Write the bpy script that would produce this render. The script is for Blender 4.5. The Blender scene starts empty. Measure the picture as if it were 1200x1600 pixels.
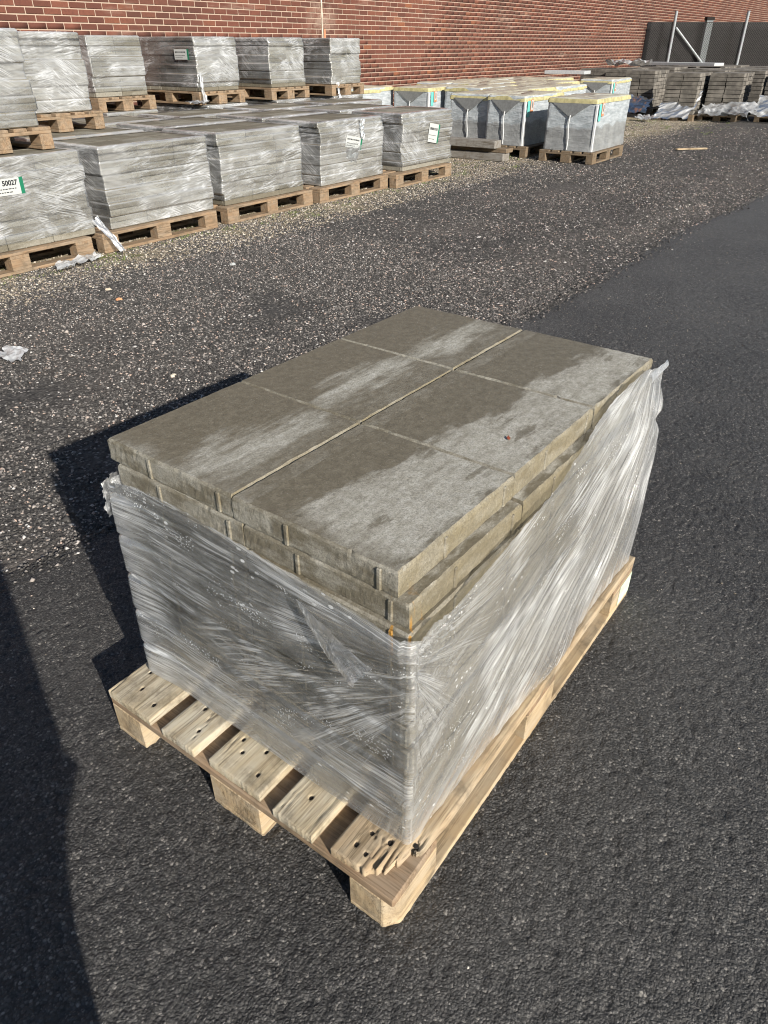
import bpy, bmesh, math, random
import numpy as np
from mathutils import Vector, Matrix

SC = bpy.context.scene
COL = SC.collection
R = math.radians

# ------------------------------------------------------------------ camera
CAM = np.array([-0.5428, -0.3758, 1.3728])
FW = np.array([0.675486, 0.491873, -0.549344])
RT = np.array([0.588433, -0.808546, -0.000407])
UP = np.array([0.444371, 0.322977, 0.835596])
FPX = 1106.99
cd = bpy.data.cameras.new('camera')
cam = bpy.data.objects.new('camera', cd)
COL.objects.link(cam)
cd.sensor_fit = 'HORIZONTAL'; cd.sensor_width = 36.0
cd.lens = FPX / 1200 * 36.0
cd.clip_start = 0.03; cd.clip_end = 2000
m = Matrix.Identity(4)
for i in range(3):
    m[i][0], m[i][1], m[i][2], m[i][3] = RT[i], UP[i], -FW[i], CAM[i]
cam.matrix_world = m
SC.camera = cam

# ------------------------------------------------------------------ sky and sun
SUN_EL, SHADOW_AZ = R(25.6), R(68.6)          # shadows run towards +X+Y
w = bpy.data.worlds.new('World'); SC.world = w; w.use_nodes = True
nt = w.node_tree
sky = nt.nodes.new('ShaderNodeTexSky'); sky.sky_type = 'NISHITA'; sky.sun_disc = False
sky.sun_elevation = SUN_EL
sky.sun_rotation = math.pi / 2 - (SHADOW_AZ + math.pi)
sky.air_density = 1.0; sky.dust_density = 0.4
bg = nt.nodes['Background']; bg.inputs[1].default_value = 0.062
nt.links.new(sky.outputs[0], bg.inputs[0])
sd = bpy.data.lights.new('sun', 'SUN'); sd.energy = 4.5; sd.angle = R(0.53); sd.color = (1.0, 0.94, 0.84)
sun = bpy.data.objects.new('sun', sd); COL.objects.link(sun)
sdir = Vector((math.cos(SUN_EL) * math.cos(SHADOW_AZ), math.cos(SUN_EL) * math.sin(SHADOW_AZ), -math.sin(SUN_EL)))
sun.rotation_euler = sdir.to_track_quat('-Z', 'Y').to_euler()
sun.location = (-5, -12, 9)
vs = SC.view_settings
vs.view_transform = 'Standard'; vs.look = 'None'; vs.gamma = 1.0; vs.use_curve_mapping = False
vs.exposure = 0.82
SC.cycles.transparent_max_bounces = 12
SC.cycles.filter_width = 1.05
SC.cycles.max_bounces = 6
SC.cycles.use_adaptive_sampling = True; SC.cycles.adaptive_threshold = 0.02
SC.cycles.sample_clamp_indirect = 4.0

# ------------------------------------------------------------------ helpers
def project(P):
    d = np.asarray(P, float) - CAM
    z = d @ FW
    return 600 + FPX * (d @ RT) / z, 800 - FPX * (d @ UP) / z, z

def h2(ix, iy, seed):
    n = (ix.astype(np.int64) * 374761393 + iy.astype(np.int64) * 668265263 + seed * 1442695041) & 0xFFFFFFFF
    n = ((n ^ (n >> 13)) * 1274126177) & 0xFFFFFFFF
    n = n ^ (n >> 16)
    return (n & 0xFFFFFF) / float(0xFFFFFF)
def vn(x, y, seed=0):
    x = np.asarray(x, float); y = np.asarray(y, float) + np.zeros_like(x); x = x + np.zeros_like(y)
    ix = np.floor(x); iy = np.floor(y); fx = x - ix; fy = y - iy
    fx = fx * fx * (3 - 2 * fx); fy = fy * fy * (3 - 2 * fy)
    a = h2(ix, iy, seed); b = h2(ix + 1, iy, seed); c = h2(ix, iy + 1, seed); d = h2(ix + 1, iy + 1, seed)
    return (a * (1 - fx) + b * fx) * (1 - fy) + (c * (1 - fx) + d * fx) * fy
def fbm(x, y, o=3, seed=0):
    s = 0; a = 0.5
    for i in range(o):
        s = s + a * vn(np.asarray(x) * 2 ** i, np.asarray(y) * 2 ** i, seed + 17 * i); a *= 0.5
    return s / (1 - 0.5 ** o)
def ridge(v): return 1 - np.abs(2 * v - 1)
def sstep(a, b, x):
    t = np.clip((x - a) / (b - a), 0, 1); return t * t * (3 - 2 * t)

def mesh(name, V, F, mat=None, smooth=False, attr=None):
    me = bpy.data.meshes.new(name)
    V = np.asarray(V, dtype=np.float32)
    if isinstance(F, np.ndarray):
        nf, k = F.shape
        me.vertices.add(len(V)); me.vertices.foreach_set('co', V.ravel())
        me.loops.add(nf * k); me.loops.foreach_set('vertex_index', F.astype(np.int32).ravel())
        me.polygons.add(nf)
        me.polygons.foreach_set('loop_start', np.arange(0, nf * k, k, dtype=np.int32))
        me.polygons.foreach_set('loop_total', np.full(nf, k, dtype=np.int32))
        me.update(calc_edges=True); me.validate()
    else:
        me.from_pydata(V.tolist(), [], F); me.update()
    if smooth: me.polygons.foreach_set('use_smooth', np.ones(len(me.polygons), bool))
    if attr:
        for k, v in attr.items():
            v = np.asarray(v, np.float32)
            if k[0] == '_': a = me.attributes.new(k[1:], 'FLOAT_VECTOR', 'POINT'); a.data.foreach_set('vector', v.ravel())
            else: a = me.attributes.new(k, 'FLOAT', 'POINT'); a.data.foreach_set('value', v.ravel())
    if mat: me.materials.append(mat)
    return me
def ob(name, me, parent=None, loc=(0, 0, 0), rot=(0, 0, 0), kind=None):
    o = bpy.data.objects.new(name, me); COL.objects.link(o)
    o.location = loc; o.rotation_euler = rot
    if parent: o.parent = parent
    if kind: o['kind'] = kind
    return o
def tag(o, label, cat, group=None, kind=None):
    o['label'] = label; o['category'] = cat
    if group: o['group'] = group
    if kind: o['kind'] = kind
    return o
def thing(name, label, cat, loc=(0, 0, 0), rz=0, group=None):
    o = bpy.data.objects.new(name, None); COL.objects.link(o)
    o.empty_display_size = 0.1
    o.location = loc; o.rotation_euler = (0, 0, rz)
    return tag(o, label, cat, group)
def dup(src, parent=None):
    c = src.copy(); COL.objects.link(c)
    if parent: c.parent = parent
    for ch in list(src.children): dup(ch, c)
    return c

def cbox(sx, sy, sz, ch=0.003, c=(0, 0, 0)):
    """chamfered box, 44 triangles"""
    hx, hy, hz = sx / 2, sy / 2, sz / 2
    bm = bmesh.new(); bmesh.ops.create_cube(bm, size=1.0)
    for v in bm.verts: v.co = (v.co.x * sx + c[0], v.co.y * sy + c[1], v.co.z * sz + c[2])
    if ch > 0: bmesh.ops.bevel(bm, geom=bm.edges[:], offset=ch, segments=1, affect='EDGES', profile=0.5)
    V = np.array([v.co[:] for v in bm.verts]); F = [[v.index for v in f.verts] for f in bm.faces]
    bm.verts.index_update(); bm.free()
    return V, F
def join(parts):
    V = []; F = []; n = 0
    for v, f in parts:
        V.append(np.asarray(v, float)); F += [[i + n for i in q] for q in f]; n += len(v)
    return np.concatenate(V), F
def tr(vf, loc=(0, 0, 0), rz=0.0, s=1.0):
    V = np.asarray(vf[0]) * s; c, sn = math.cos(rz), math.sin(rz)
    V = np.stack([V[:, 0] * c - V[:, 1] * sn + loc[0], V[:, 0] * sn + V[:, 1] * c + loc[1], V[:, 2] + loc[2]], 1)
    return V, vf[1]
def tube(pts, r, n=8, cap=True):
    pts = [Vector(p) for p in pts]; V = []; F = []
    for i, p in enumerate(pts):
        d = (pts[min(i + 1, len(pts) - 1)] - pts[max(i - 1, 0)]).normalized()
        a = d.cross(Vector((0, 0, 1)) if abs(d.z) < .9 else Vector((1, 0, 0))).normalized(); b = d.cross(a)
        rr = r[i] if isinstance(r, (list, tuple)) else r
        for k in range(n):
            t = 2 * math.pi * k / n; V.append(p + (a * math.cos(t) + b * math.sin(t)) * rr)
    for i in range(len(pts) - 1):
        for k in range(n): F.append([i * n + k, i * n + (k + 1) % n, (i + 1) * n + (k + 1) % n, (i + 1) * n + k])
    if cap: F.append(list(range(n))[::-1]); F.append([(len(pts) - 1) * n + k for k in range(n)])
    return np.array([v[:] for v in V]), F
def gridF(nu, nv, wrap=False):
    i, j = np.meshgrid(np.arange(nu if wrap else nu - 1), np.arange(nv - 1), indexing='ij')
    i2 = (i + 1) % nu
    return np.stack([(i * nv + j).ravel(), (i2 * nv + j).ravel(), (i2 * nv + j + 1).ravel(), (i * nv + j + 1).ravel()], 1)

# ------------------------------------------------------------------ material helpers
class NT:
    def __init__(s, name):
        s.m = bpy.data.materials.new(name); s.m.use_nodes = True
        s.t = s.m.node_tree; s.t.nodes.clear(); s.out = s.t.nodes.new('ShaderNodeOutputMaterial')
    def n(s, typ, **kw):
        nd = s.t.nodes.new('ShaderNode' + typ)
        for k, v in kw.items(): setattr(nd, k, v)
        return nd
    def put(s, sock, v):
        if hasattr(v, 'is_output') or isinstance(v, bpy.types.NodeSocket): s.t.links.new(v, sock)
        elif isinstance(v, (tuple, list)) and len(v) == 3 and sock.type == 'RGBA': sock.default_value = (*v, 1)
        else: sock.default_value = v
    def math(s, op, a, b=0.0, c=0.0, clamp=False):
        nd = s.n('Math', operation=op); nd.use_clamp = clamp
        s.put(nd.inputs[0], a); s.put(nd.inputs[1], b); s.put(nd.inputs[2], c); return nd.outputs[0]
    def mr(s, v, a, b, c=0.0, d=1.0, smooth=True):
        nd = s.n('MapRange'); nd.interpolation_type = 'SMOOTHSTEP' if smooth else 'LINEAR'; nd.clamp = True
        for i, q in enumerate((v, a, b, c, d)): s.put(nd.inputs[i], q)
        return nd.outputs[0]
    def mix(s, f, a, b, mode='MIX'):
        nd = s.n('Mix', data_type='RGBA', blend_type=mode); nd.clamp_factor = True
        s.put(nd.inputs[0], f); s.put(nd.inputs[6], a); s.put(nd.inputs[7], b); return nd.outputs[2]
    def pos(s): return s.n('NewGeometry').outputs['Position']
    def objc(s, o=None):
        nd = s.n('TexCoord')
        if o: nd.object = o
        return nd.outputs['Object']
    def vmul(s, v, k):
        nd = s.n('VectorMath', operation='MULTIPLY'); s.put(nd.inputs[0], v); nd.inputs[1].default_value = k; return nd.outputs[0]
    def vadd(s, v, k):
        nd = s.n('VectorMath', operation='ADD'); s.put(nd.inputs[0], v); s.put(nd.inputs[1], k); return nd.outputs[0]
    def noise(s, vec, scale, detail=3, rough=0.55, dist=0.0, col=False):
        nd = s.n('TexNoise'); s.put(nd.inputs['Vector'], vec); nd.inputs['Scale'].default_value = scale
        nd.inputs['Detail'].default_value = detail; nd.inputs['Roughness'].default_value = rough
        nd.inputs['Distortion'].default_value = dist
        return nd.outputs['Color' if col else 'Fac']
    def voro(s, vec, scale, feature='F1', out='Distance', rnd=1.0):
        nd = s.n('TexVoronoi', feature=feature); s.put(nd.inputs['Vector'], vec); nd.inputs['Scale'].default_value = scale
        nd.inputs['Randomness'].default_value = rnd
        return nd.outputs[out]
    def ramp(s, f, stops, interp='LINEAR'):
        nd = s.n('ValToRGB'); cr = nd.color_ramp; cr.interpolation = interp
        while len(cr.elements) < len(stops): cr.elements.new(0.5)
        for e, (p, c) in zip(cr.elements, stops): e.position = p; e.color = (*c, 1)
        s.put(nd.inputs[0], f); return nd.outputs[0]
    def xyz(s, v):
        nd = s.n('SeparateXYZ'); s.put(nd.inputs[0], v); return nd.outputs
    def bump(s, h, strength=0.3, dist=0.01, normal=None):
        nd = s.n('Bump'); s.put(nd.inputs['Height'], h); nd.inputs['Strength'].default_value = strength
        nd.inputs['Distance'].default_value = dist
        if normal is not None: s.put(nd.inputs['Normal'], normal)
        return nd.outputs[0]
    def bsdf(s, color, rough=0.8, normal=None, spec=0.5, metal=0.0, end=True):
        nd = s.n('BsdfPrincipled'); s.put(nd.inputs['Base Color'], color); s.put(nd.inputs['Roughness'], rough)
        nd.inputs['Specular IOR Level'].default_value = spec; nd.inputs['Metallic'].default_value = metal
        if normal is not None: s.put(nd.inputs['Normal'], normal)
        if end: s.t.links.new(nd.outputs[0], s.out.inputs[0])
        return nd.outputs[0]
    def end(s, sh): s.t.links.new(sh, s.out.inputs[0]); return s.m

def plain(name, c, rough=0.6, metal=0.0, var=0.0, scale=30, bump=0.0):
    t = NT(name); p = t.objc()
    n = t.noise(p, scale, 4)
    col = t.mix(t.mr(n, .3, .7), tuple(x * (1 - var) for x in c), tuple(min(1, x * (1 + var)) for x in c)) if var else c
    t.bsdf(col, rough, t.bump(n, bump, .01) if bump else None, metal=metal); return t.m

# ---- asphalt
def mat_asphalt():
    t = NT('asphalt'); p = t.pos()
    big = t.noise(p, 1.3, 4, .6); mid = t.noise(p, 38, 4, .65)
    wp = t.vadd(p, t.vmul(t.noise(p, 60, 2, .5, col=True), (.006, .006, .006)))
    v = t.n('TexVoronoi'); t.put(v.inputs['Vector'], wp); v.inputs['Scale'].default_value = 185
    cell = t.xyz(v.outputs['Color']); ds = v.outputs['Distance']
    v3 = t.n('TexVoronoi'); t.put(v3.inputs['Vector'], wp); v3.inputs['Scale'].default_value = 380
    c3 = t.xyz(v3.outputs['Color'])
    base = t.ramp(cell[0], [(0, (.024, .023, .0225)), (.5, (.052, .050, .048)), (.85, (.092, .087, .083)), (.95, (.15, .142, .134)), (1, (.34, .315, .285))])
    base = t.mix(t.mr(c3[0], .90, .96, 0, .75), base, (.22, .205, .19))
    v4 = t.n('TexVoronoi'); t.put(v4.inputs['Vector'], p); v4.inputs['Scale'].default_value = 58
    c4 = t.xyz(v4.outputs['Color'])
    base = t.mix(t.math('MULTIPLY', t.mr(c4[0], .88, .94, 0, .5), t.mr(v4.outputs['Distance'], .38, .26)), base, t.ramp(c4[1], [(0, (.10, .096, .092)), (.7, (.19, .178, .165)), (1, (.40, .37, .34))]))
    base = t.mix(t.mr(t.noise(p, 9, 4, .65), .50, .72, 0, .35), base, (.026, .025, .0245))
    base = t.mix(t.math('MULTIPLY', t.mr(ds, .45, .75), .65), base, (.013, .0125, .012))
    base = t.mix(t.mr(big, .38, .7, 0, .45), base, t.mix(.5, base, (.12, .114, .107)))
    base = t.mix(t.mr(mid, .58, .78, 0, .4), base, (.030, .029, .028))
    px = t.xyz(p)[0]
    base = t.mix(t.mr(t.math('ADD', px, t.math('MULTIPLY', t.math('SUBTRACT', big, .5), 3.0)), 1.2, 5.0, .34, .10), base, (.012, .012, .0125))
    base = t.mix(t.mr(t.math('ADD', px, t.math('MULTIPLY', big, 2.0)), 2.5, 8.0, 0, .22), base, (.105, .101, .097))  # far road lightened in the colour, standing in for grazing-view brightening
    hgt = t.math('ADD', t.math('MULTIPLY', t.math('SUBTRACT', 1.0, ds), .75), t.math('ADD', t.math('MULTIPLY', t.math('SUBTRACT', 1.0, v3.outputs['Distance']), .35), t.math('MULTIPLY', mid, .8)))
    hgt = t.math('ADD', hgt, t.math('MULTIPLY', cell[1], .35))
    t.bsdf(base, t.mr(cell[2], 0, 1, .5, .85), t.bump(hgt, .6, .006), spec=.5)
    return t.m
# ---- loose ground
def mat_ground():
    t = NT('gravel_ground'); p = t.pos(); x = t.xyz(p)
    big = t.noise(p, .9, 4, .6); mid = t.noise(p, 30, 4, .7)
    base = t.mix(t.mr(mid, .3, .72), (.028, .0265, .026), (.092, .086, .081))
    base = t.mix(t.mr(big, .42, .68), base, t.mix(.55, base, (.125, .108, .095)))
    v = t.n('TexVoronoi'); t.put(v.inputs['Vector'], p); v.inputs['Scale'].default_value = 62
    cell = t.xyz(v.outputs['Color'])
    sp = t.math('MULTIPLY', t.mr(cell[0], .55, .8), t.mr(v.outputs['Distance'], .55, .3))
    stone = t.ramp(cell[1], [(0, (.10, .095, .09)), (.5, (.22, .205, .19)), (.85, (.36, .325, .295)), (1, (.5, .47, .44))])
    base = t.mix(t.math('MULTIPLY', sp, .8), base, stone)
    # tan earth and moss strip by the stored pallets
    wob = t.math('MULTIPLY', t.math('SUBTRACT', t.noise(p, 1.7, 4, .6), .5), 1.1)
    yy = t.math('ADD', x[1], wob)
    slope = t.math('ADD', yy, t.math('MULTIPLY', t.math('MAXIMUM', t.math('SUBTRACT', x[0], 9.0), 0.0), .03))
    em = t.mr(slope, 4.25, 4.75)
    earth = t.mix(t.mr(t.noise(p, 45, 4, .7), .35, .7), (.20, .165, .11), (.42, .36, .26))
    moss = t.mix(t.mr(t.noise(p, 60, 3, .7), .3, .7), (.055, .065, .02), (.13, .14, .045))
    mm = t.mr(t.noise(t.vadd(p, (3.3, 1.7, 0)), 2.6, 4, .65), .53, .62)
    earth = t.mix(t.math('MULTIPLY', mm, .8), earth, moss)
    base = t.mix(em, base, earth)
    # brown damp patches in the loose gravel
    rm = t.mr(t.noise(t.vadd(p, (9.1, 4.2, 0)), 1.5, 3, .5), .62, .74)
    base = t.mix(t.math('MULTIPLY', rm, .4), base, (.07, .045, .03))
    hgt = t.math('ADD', t.math('MULTIPLY', t.math('SUBTRACT', 1.0, v.outputs['Distance']), .8), t.noise(p, 60, 4, .7))
    t.bsdf(base, .9, t.bump(hgt, .8, .012), spec=.25)
    return t.m
def mat_pebble():
    t = NT('pebble'); g = t.n('NewGeometry'); r = g.outputs['Random Per Island']
    c = t.ramp(r, [(0, (.026, .025, .025)), (.42, (.058, .055, .053)), (.70, (.125, .116, .109)), (.86, (.23, .21, .197)), (.92, (.38, .335, .305)), (.96, (.44, .32, .26)), (.985, (.50, .48, .46)), (1, (.6, .58, .56))])
    n = t.noise(t.pos(), 240, 2)
    t.bsdf(t.mix(t.mr(n, .3, .7, 0, .35), c, (.05, .047, .044)), .85, spec=.3); return t.m
def mat_earth_pebble():
    t = NT('earth_pebble'); r = t.n('NewGeometry').outputs['Random Per Island']
    c = t.ramp(r, [(0, (.12, .10, .075)), (.5, (.26, .22, .17)), (.85, (.42, .37, .30)), (1, (.62, .58, .52))])
    t.bsdf(c, .9, spec=.25); return t.m

# ---- concrete
def mat_concrete(name, stack=None):
    t = NT(name); p = t.pos()
    rnd = t.n('ObjectInfo').outputs['Random']
    n1 = t.noise(p, 9, 5, .6); n2 = t.noise(p, 420, 2, .6); n3 = t.noise(p, 60, 4, .6)
    wet = t.mix(t.mr(n3, .3, .7), (.122, .104, .071), (.168, .146, .103))
    dry = t.mix(t.mr(n3, .3, .75), (.35, .335, .285), (.47, .455, .41))
    geo = t.n('NewGeometry'); nz = t.xyz(geo.outputs['Normal'])[2]
    if stack:
        q = t.objc(stack); x = t.xyz(q)
        nx = t.noise(t.vmul(q, (4, 11, 1)), 1.6, 5, .62); ny = t.noise(t.vmul(q, (6, 16, 1)), 2.7, 5, .65)
        jag = t.noise(q, 26, 4, .7)
        wob = t.math('ADD', t.math('MULTIPLY', t.math('SUBTRACT', nx, .5), .16), t.math('MULTIPLY', t.math('SUBTRACT', jag, .5), .045))
        # near column: pale, drying half with a ragged tide line that differs from slab to slab, damp rim along the outer edge
        xs = t.math('MULTIPLY', t.math('ADD', x[0], .508), 1 / .3595)
        wn = t.n('TexWhiteNoise', noise_dimensions='1D'); t.put(wn.inputs['W'], t.math('ADD', t.math('FLOOR', xs), 4.0)); ws = t.xyz(wn.outputs['Color'])
        fr = t.math('FRACT', xs)
        brush = t.noise(t.vmul(q, (9, 95, 1)), 1.0, 4, .7)
        y1 = t.math('ADD', t.math('ADD', x[1], wob), t.math('MULTIPLY', t.math('SUBTRACT', ws[0], .5), .07))
        y1 = t.math('ADD', y1, t.math('MULTIPLY', t.math('SUBTRACT', fr, .5), .05))
        a = t.math('ADD', t.math('MULTIPLY', t.mr(y1, -.125, -.150), .75), t.math('MULTIPLY', t.mr(y1, -.10, -.22), .25))
        rim = t.mr(t.math('ADD', x[1], t.math('MULTIPLY', t.math('SUBTRACT', ny, .5), .16)), -.335, -.290)
        sl = t.math('ADD', x[0], t.math('MULTIPLY', t.math('SUBTRACT', nx, .5), .15))
        front = t.mr(sl, -.52, -.45)
        spots = t.mr(t.noise(t.vadd(t.vmul(q, (4.0, 15, 1)), (2.2, 4.1, 0)), 1.5, 5, .68), .58, .66)
        near = t.math('MULTIPLY', t.math('MULTIPLY', a, rim), t.math('MULTIPLY', front, t.math('SUBTRACT', 1.0, t.math('MULTIPLY', spots, .75))))
        near = t.math('MULTIPLY', near, t.math('MULTIPLY', t.mr(ny, .25, .55, .55, 1.0), t.mr(brush, .3, .62, .72, 1.0)))
        # far column: an irregular pale streak drawn out along each slab
        y2 = t.math('ADD', t.math('ADD', x[1], t.math('MULTIPLY', wob, 1.1)), t.math('MULTIPLY', t.math('SUBTRACT', ws[1], .5), .06))
        sh = t.math('SUBTRACT', 1.0, t.math('ABSOLUTE', t.math('DIVIDE', t.math('SUBTRACT', y2, .160), .075)))
        sh = t.math('ADD', sh, t.math('MULTIPLY', t.math('SUBTRACT', t.noise(t.vmul(q, (4, 26, 1)), 1.0, 5, .7), .5), 2.6))
        sh = t.math('SUBTRACT', sh, t.math('MULTIPLY', t.math('POWER', t.math('ABSOLUTE', t.math('SUBTRACT', fr, t.math('ADD', .35, t.math('MULTIPLY', ws[2], .3)))), 2.0), 2.2))
        st = t.math('MULTIPLY', t.mr(sh, -.15, .95), t.mr(brush, .25, .65, .6, 1.0))
        edge = t.math('MULTIPLY', t.mr(sl, -.46, -.525), t.mr(ny, .36, .58, 0, .75))
        veil = t.math('MULTIPLY', t.mr(y2, .25, .02), t.mr(ny, .35, .75, .0, .35))
        far = t.math('MAXIMUM', t.math('MAXIMUM', st, edge), veil)
        isn = t.math('LESS_THAN', x[1], 0.0)
        topm = t.math('ADD', t.math('MULTIPLY', near, isn), t.math('MULTIPLY', far, t.math('SUBTRACT', 1.0, isn)))
        topm = t.math('ADD', t.math('MULTIPLY', topm, .92), .04)
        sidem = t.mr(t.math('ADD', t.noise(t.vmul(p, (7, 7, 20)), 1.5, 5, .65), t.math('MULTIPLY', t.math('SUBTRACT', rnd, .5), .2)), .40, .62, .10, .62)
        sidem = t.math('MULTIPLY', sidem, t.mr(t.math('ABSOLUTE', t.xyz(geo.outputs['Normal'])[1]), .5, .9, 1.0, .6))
        istop = t.mr(nz, .6, .9)
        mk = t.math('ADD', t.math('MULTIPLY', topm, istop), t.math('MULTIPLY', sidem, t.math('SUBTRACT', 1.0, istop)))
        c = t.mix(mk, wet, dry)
        # ochre tint on the long side, rust drips at the near corner
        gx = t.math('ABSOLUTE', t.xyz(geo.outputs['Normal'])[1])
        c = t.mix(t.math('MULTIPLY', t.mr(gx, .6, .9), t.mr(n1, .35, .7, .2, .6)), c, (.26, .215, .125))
        och = t.math('MULTIPLY', t.mr(t.noise(t.vmul(p, (60, 60, 5)), 1.0, 2), .58, .66), t.math('MULTIPLY', t.mr(x[2], .56, .50), t.math('MULTIPLY', t.mr(x[1], -.27, -.31), t.mr(x[2], .40, .46))))
        c = t.mix(t.math('MULTIPLY', och, t.mr(x[0], -.45, -.5)), c, (.38, .20, .04))
        wetr = t.mr(mk, 0, 1, .5, .88)
    else:
        mk = t.mr(t.math('ADD', t.noise(t.vmul(p, (2, 5, 9)), 1.7, 5, .62), t.math('MULTIPLY', t.math('SUBTRACT', rnd, .5), .45)), .42, .70, .0, .42)
        c = t.mix(mk, t.mix(.4, wet, (.17, .157, .127)), dry); wetr = .85
    pit = t.mr(t.voro(p, 130), .16, .06)
    pit = t.math('MULTIPLY', pit, t.mr(t.noise(p, 40, 2), .55, .7))
    c = t.mix(t.math('MULTIPLY', pit, .45), c, (.06, .055, .045))
    c = t.mix(t.mr(n2, .35, .75, 0, .28), c, (.05, .045, .035))
    c = t.mix(t.mr(t.noise(p, 210, 3, .75), .42, .68, 0, .30), c, (.055, .048, .036))
    c = t.mix(t.mr(t.noise(p, 170, 2, .7), .62, .74, 0, .30), c, (.48, .46, .41))
    h = t.math('SUBTRACT', t.math('ADD', t.math('MULTIPLY', n2, .55), t.math('MULTIPLY', t.noise(p, 150, 3, .7), .7)), t.math('MULTIPLY', pit, .8))
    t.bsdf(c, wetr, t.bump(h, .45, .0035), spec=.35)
    return t.m

# ---- wood: every board is modelled along its own X
def mat_wood(name, light, dark, grey, greymix=.5, scale=1.0):
    t = NT(name); o = t.objc(); inf = t.n('ObjectInfo'); rnd = inf.outputs['Random']
    off = t.n('CombineXYZ'); t.put(off.inputs[0], t.math('MULTIPLY', rnd, 37.0)); t.put(off.inputs[1], t.math('MULTIPLY', rnd, 11.0))
    o = t.vadd(o, off.outputs[0])
    g = t.noise(t.vmul(o, (1.3, 34, 22)), 1.7 * scale, 4, .6, .35)
    fine = t.noise(t.vmul(o, (7, 260, 200)), 1.0, 3, .7)
    wv = t.n('TexWave', wave_type='RINGS', rings_direction='X'); t.put(wv.inputs[0], t.vmul(o, (.12, 1, 1.3)))
    wv.inputs['Scale'].default_value = 26; wv.inputs['Distortion'].default_value = 2.2; wv.inputs['Detail'].default_value = 3; wv.inputs['Detail Scale'].default_value = 1.2
    c = t.mix(t.mr(g, .25, .75), light, dark)
    c = t.mix(t.math('MULTIPLY', t.mr(wv.outputs['Fac'], .25, .9), .35), c, dark)
    gm = t.mr(t.noise(t.vmul(o, (3, 9, 9)), 2.3, 4, .6), .33, .68, greymix - .35, greymix + .35)
    c = t.mix(t.math('MAXIMUM', gm, 0.0), c, grey)
    c = t.mix(t.mr(fine, .52, .72, 0, .65), c, tuple(x * .45 for x in dark))
    ck = t.math('POWER', t.math('SUBTRACT', 1.0, t.math('ABSOLUTE', t.math('SUBTRACT', t.math('MULTIPLY', t.noise(t.vmul(o, (2.2, 75, 40)), 1.0, 3, .6, .3), 2.0), 1.0))), 16.0)
    c = t.mix(t.math('MULTIPLY', ck, t.mr(t.noise(t.vmul(o, (6, 20, 10)), 1.0, 3), .45, .6, .1, .8)), c, (.07, .05, .03))
    # knots
    v = t.n('TexVoronoi'); t.put(v.inputs['Vector'], t.vmul(o, (5.5, 9, 5))); v.inputs['Scale'].default_value = 1.0
    kn = t.math('MULTIPLY', t.mr(v.outputs['Distance'], .17, .09), t.mr(t.xyz(v.outputs['Color'])[0], .78, .8))
    c = t.mix(t.math('MULTIPLY', kn, .75), c, tuple(x * .35 for x in dark))
    c = t.mix(t.mr(rnd, 0, 1, 0, .3), c, tuple(x * .72 for x in light))
    dirt = t.mr(t.noise(t.pos(), 13, 5, .7), .46, .74, 0, .70)
    c = t.mix(dirt, c, (.10, .08, .055))
    t.bsdf(c, .82, t.bump(t.math('ADD', t.math('MULTIPLY', fine, .8), g), .5, .003), spec=.25)
    return t.m

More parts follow.
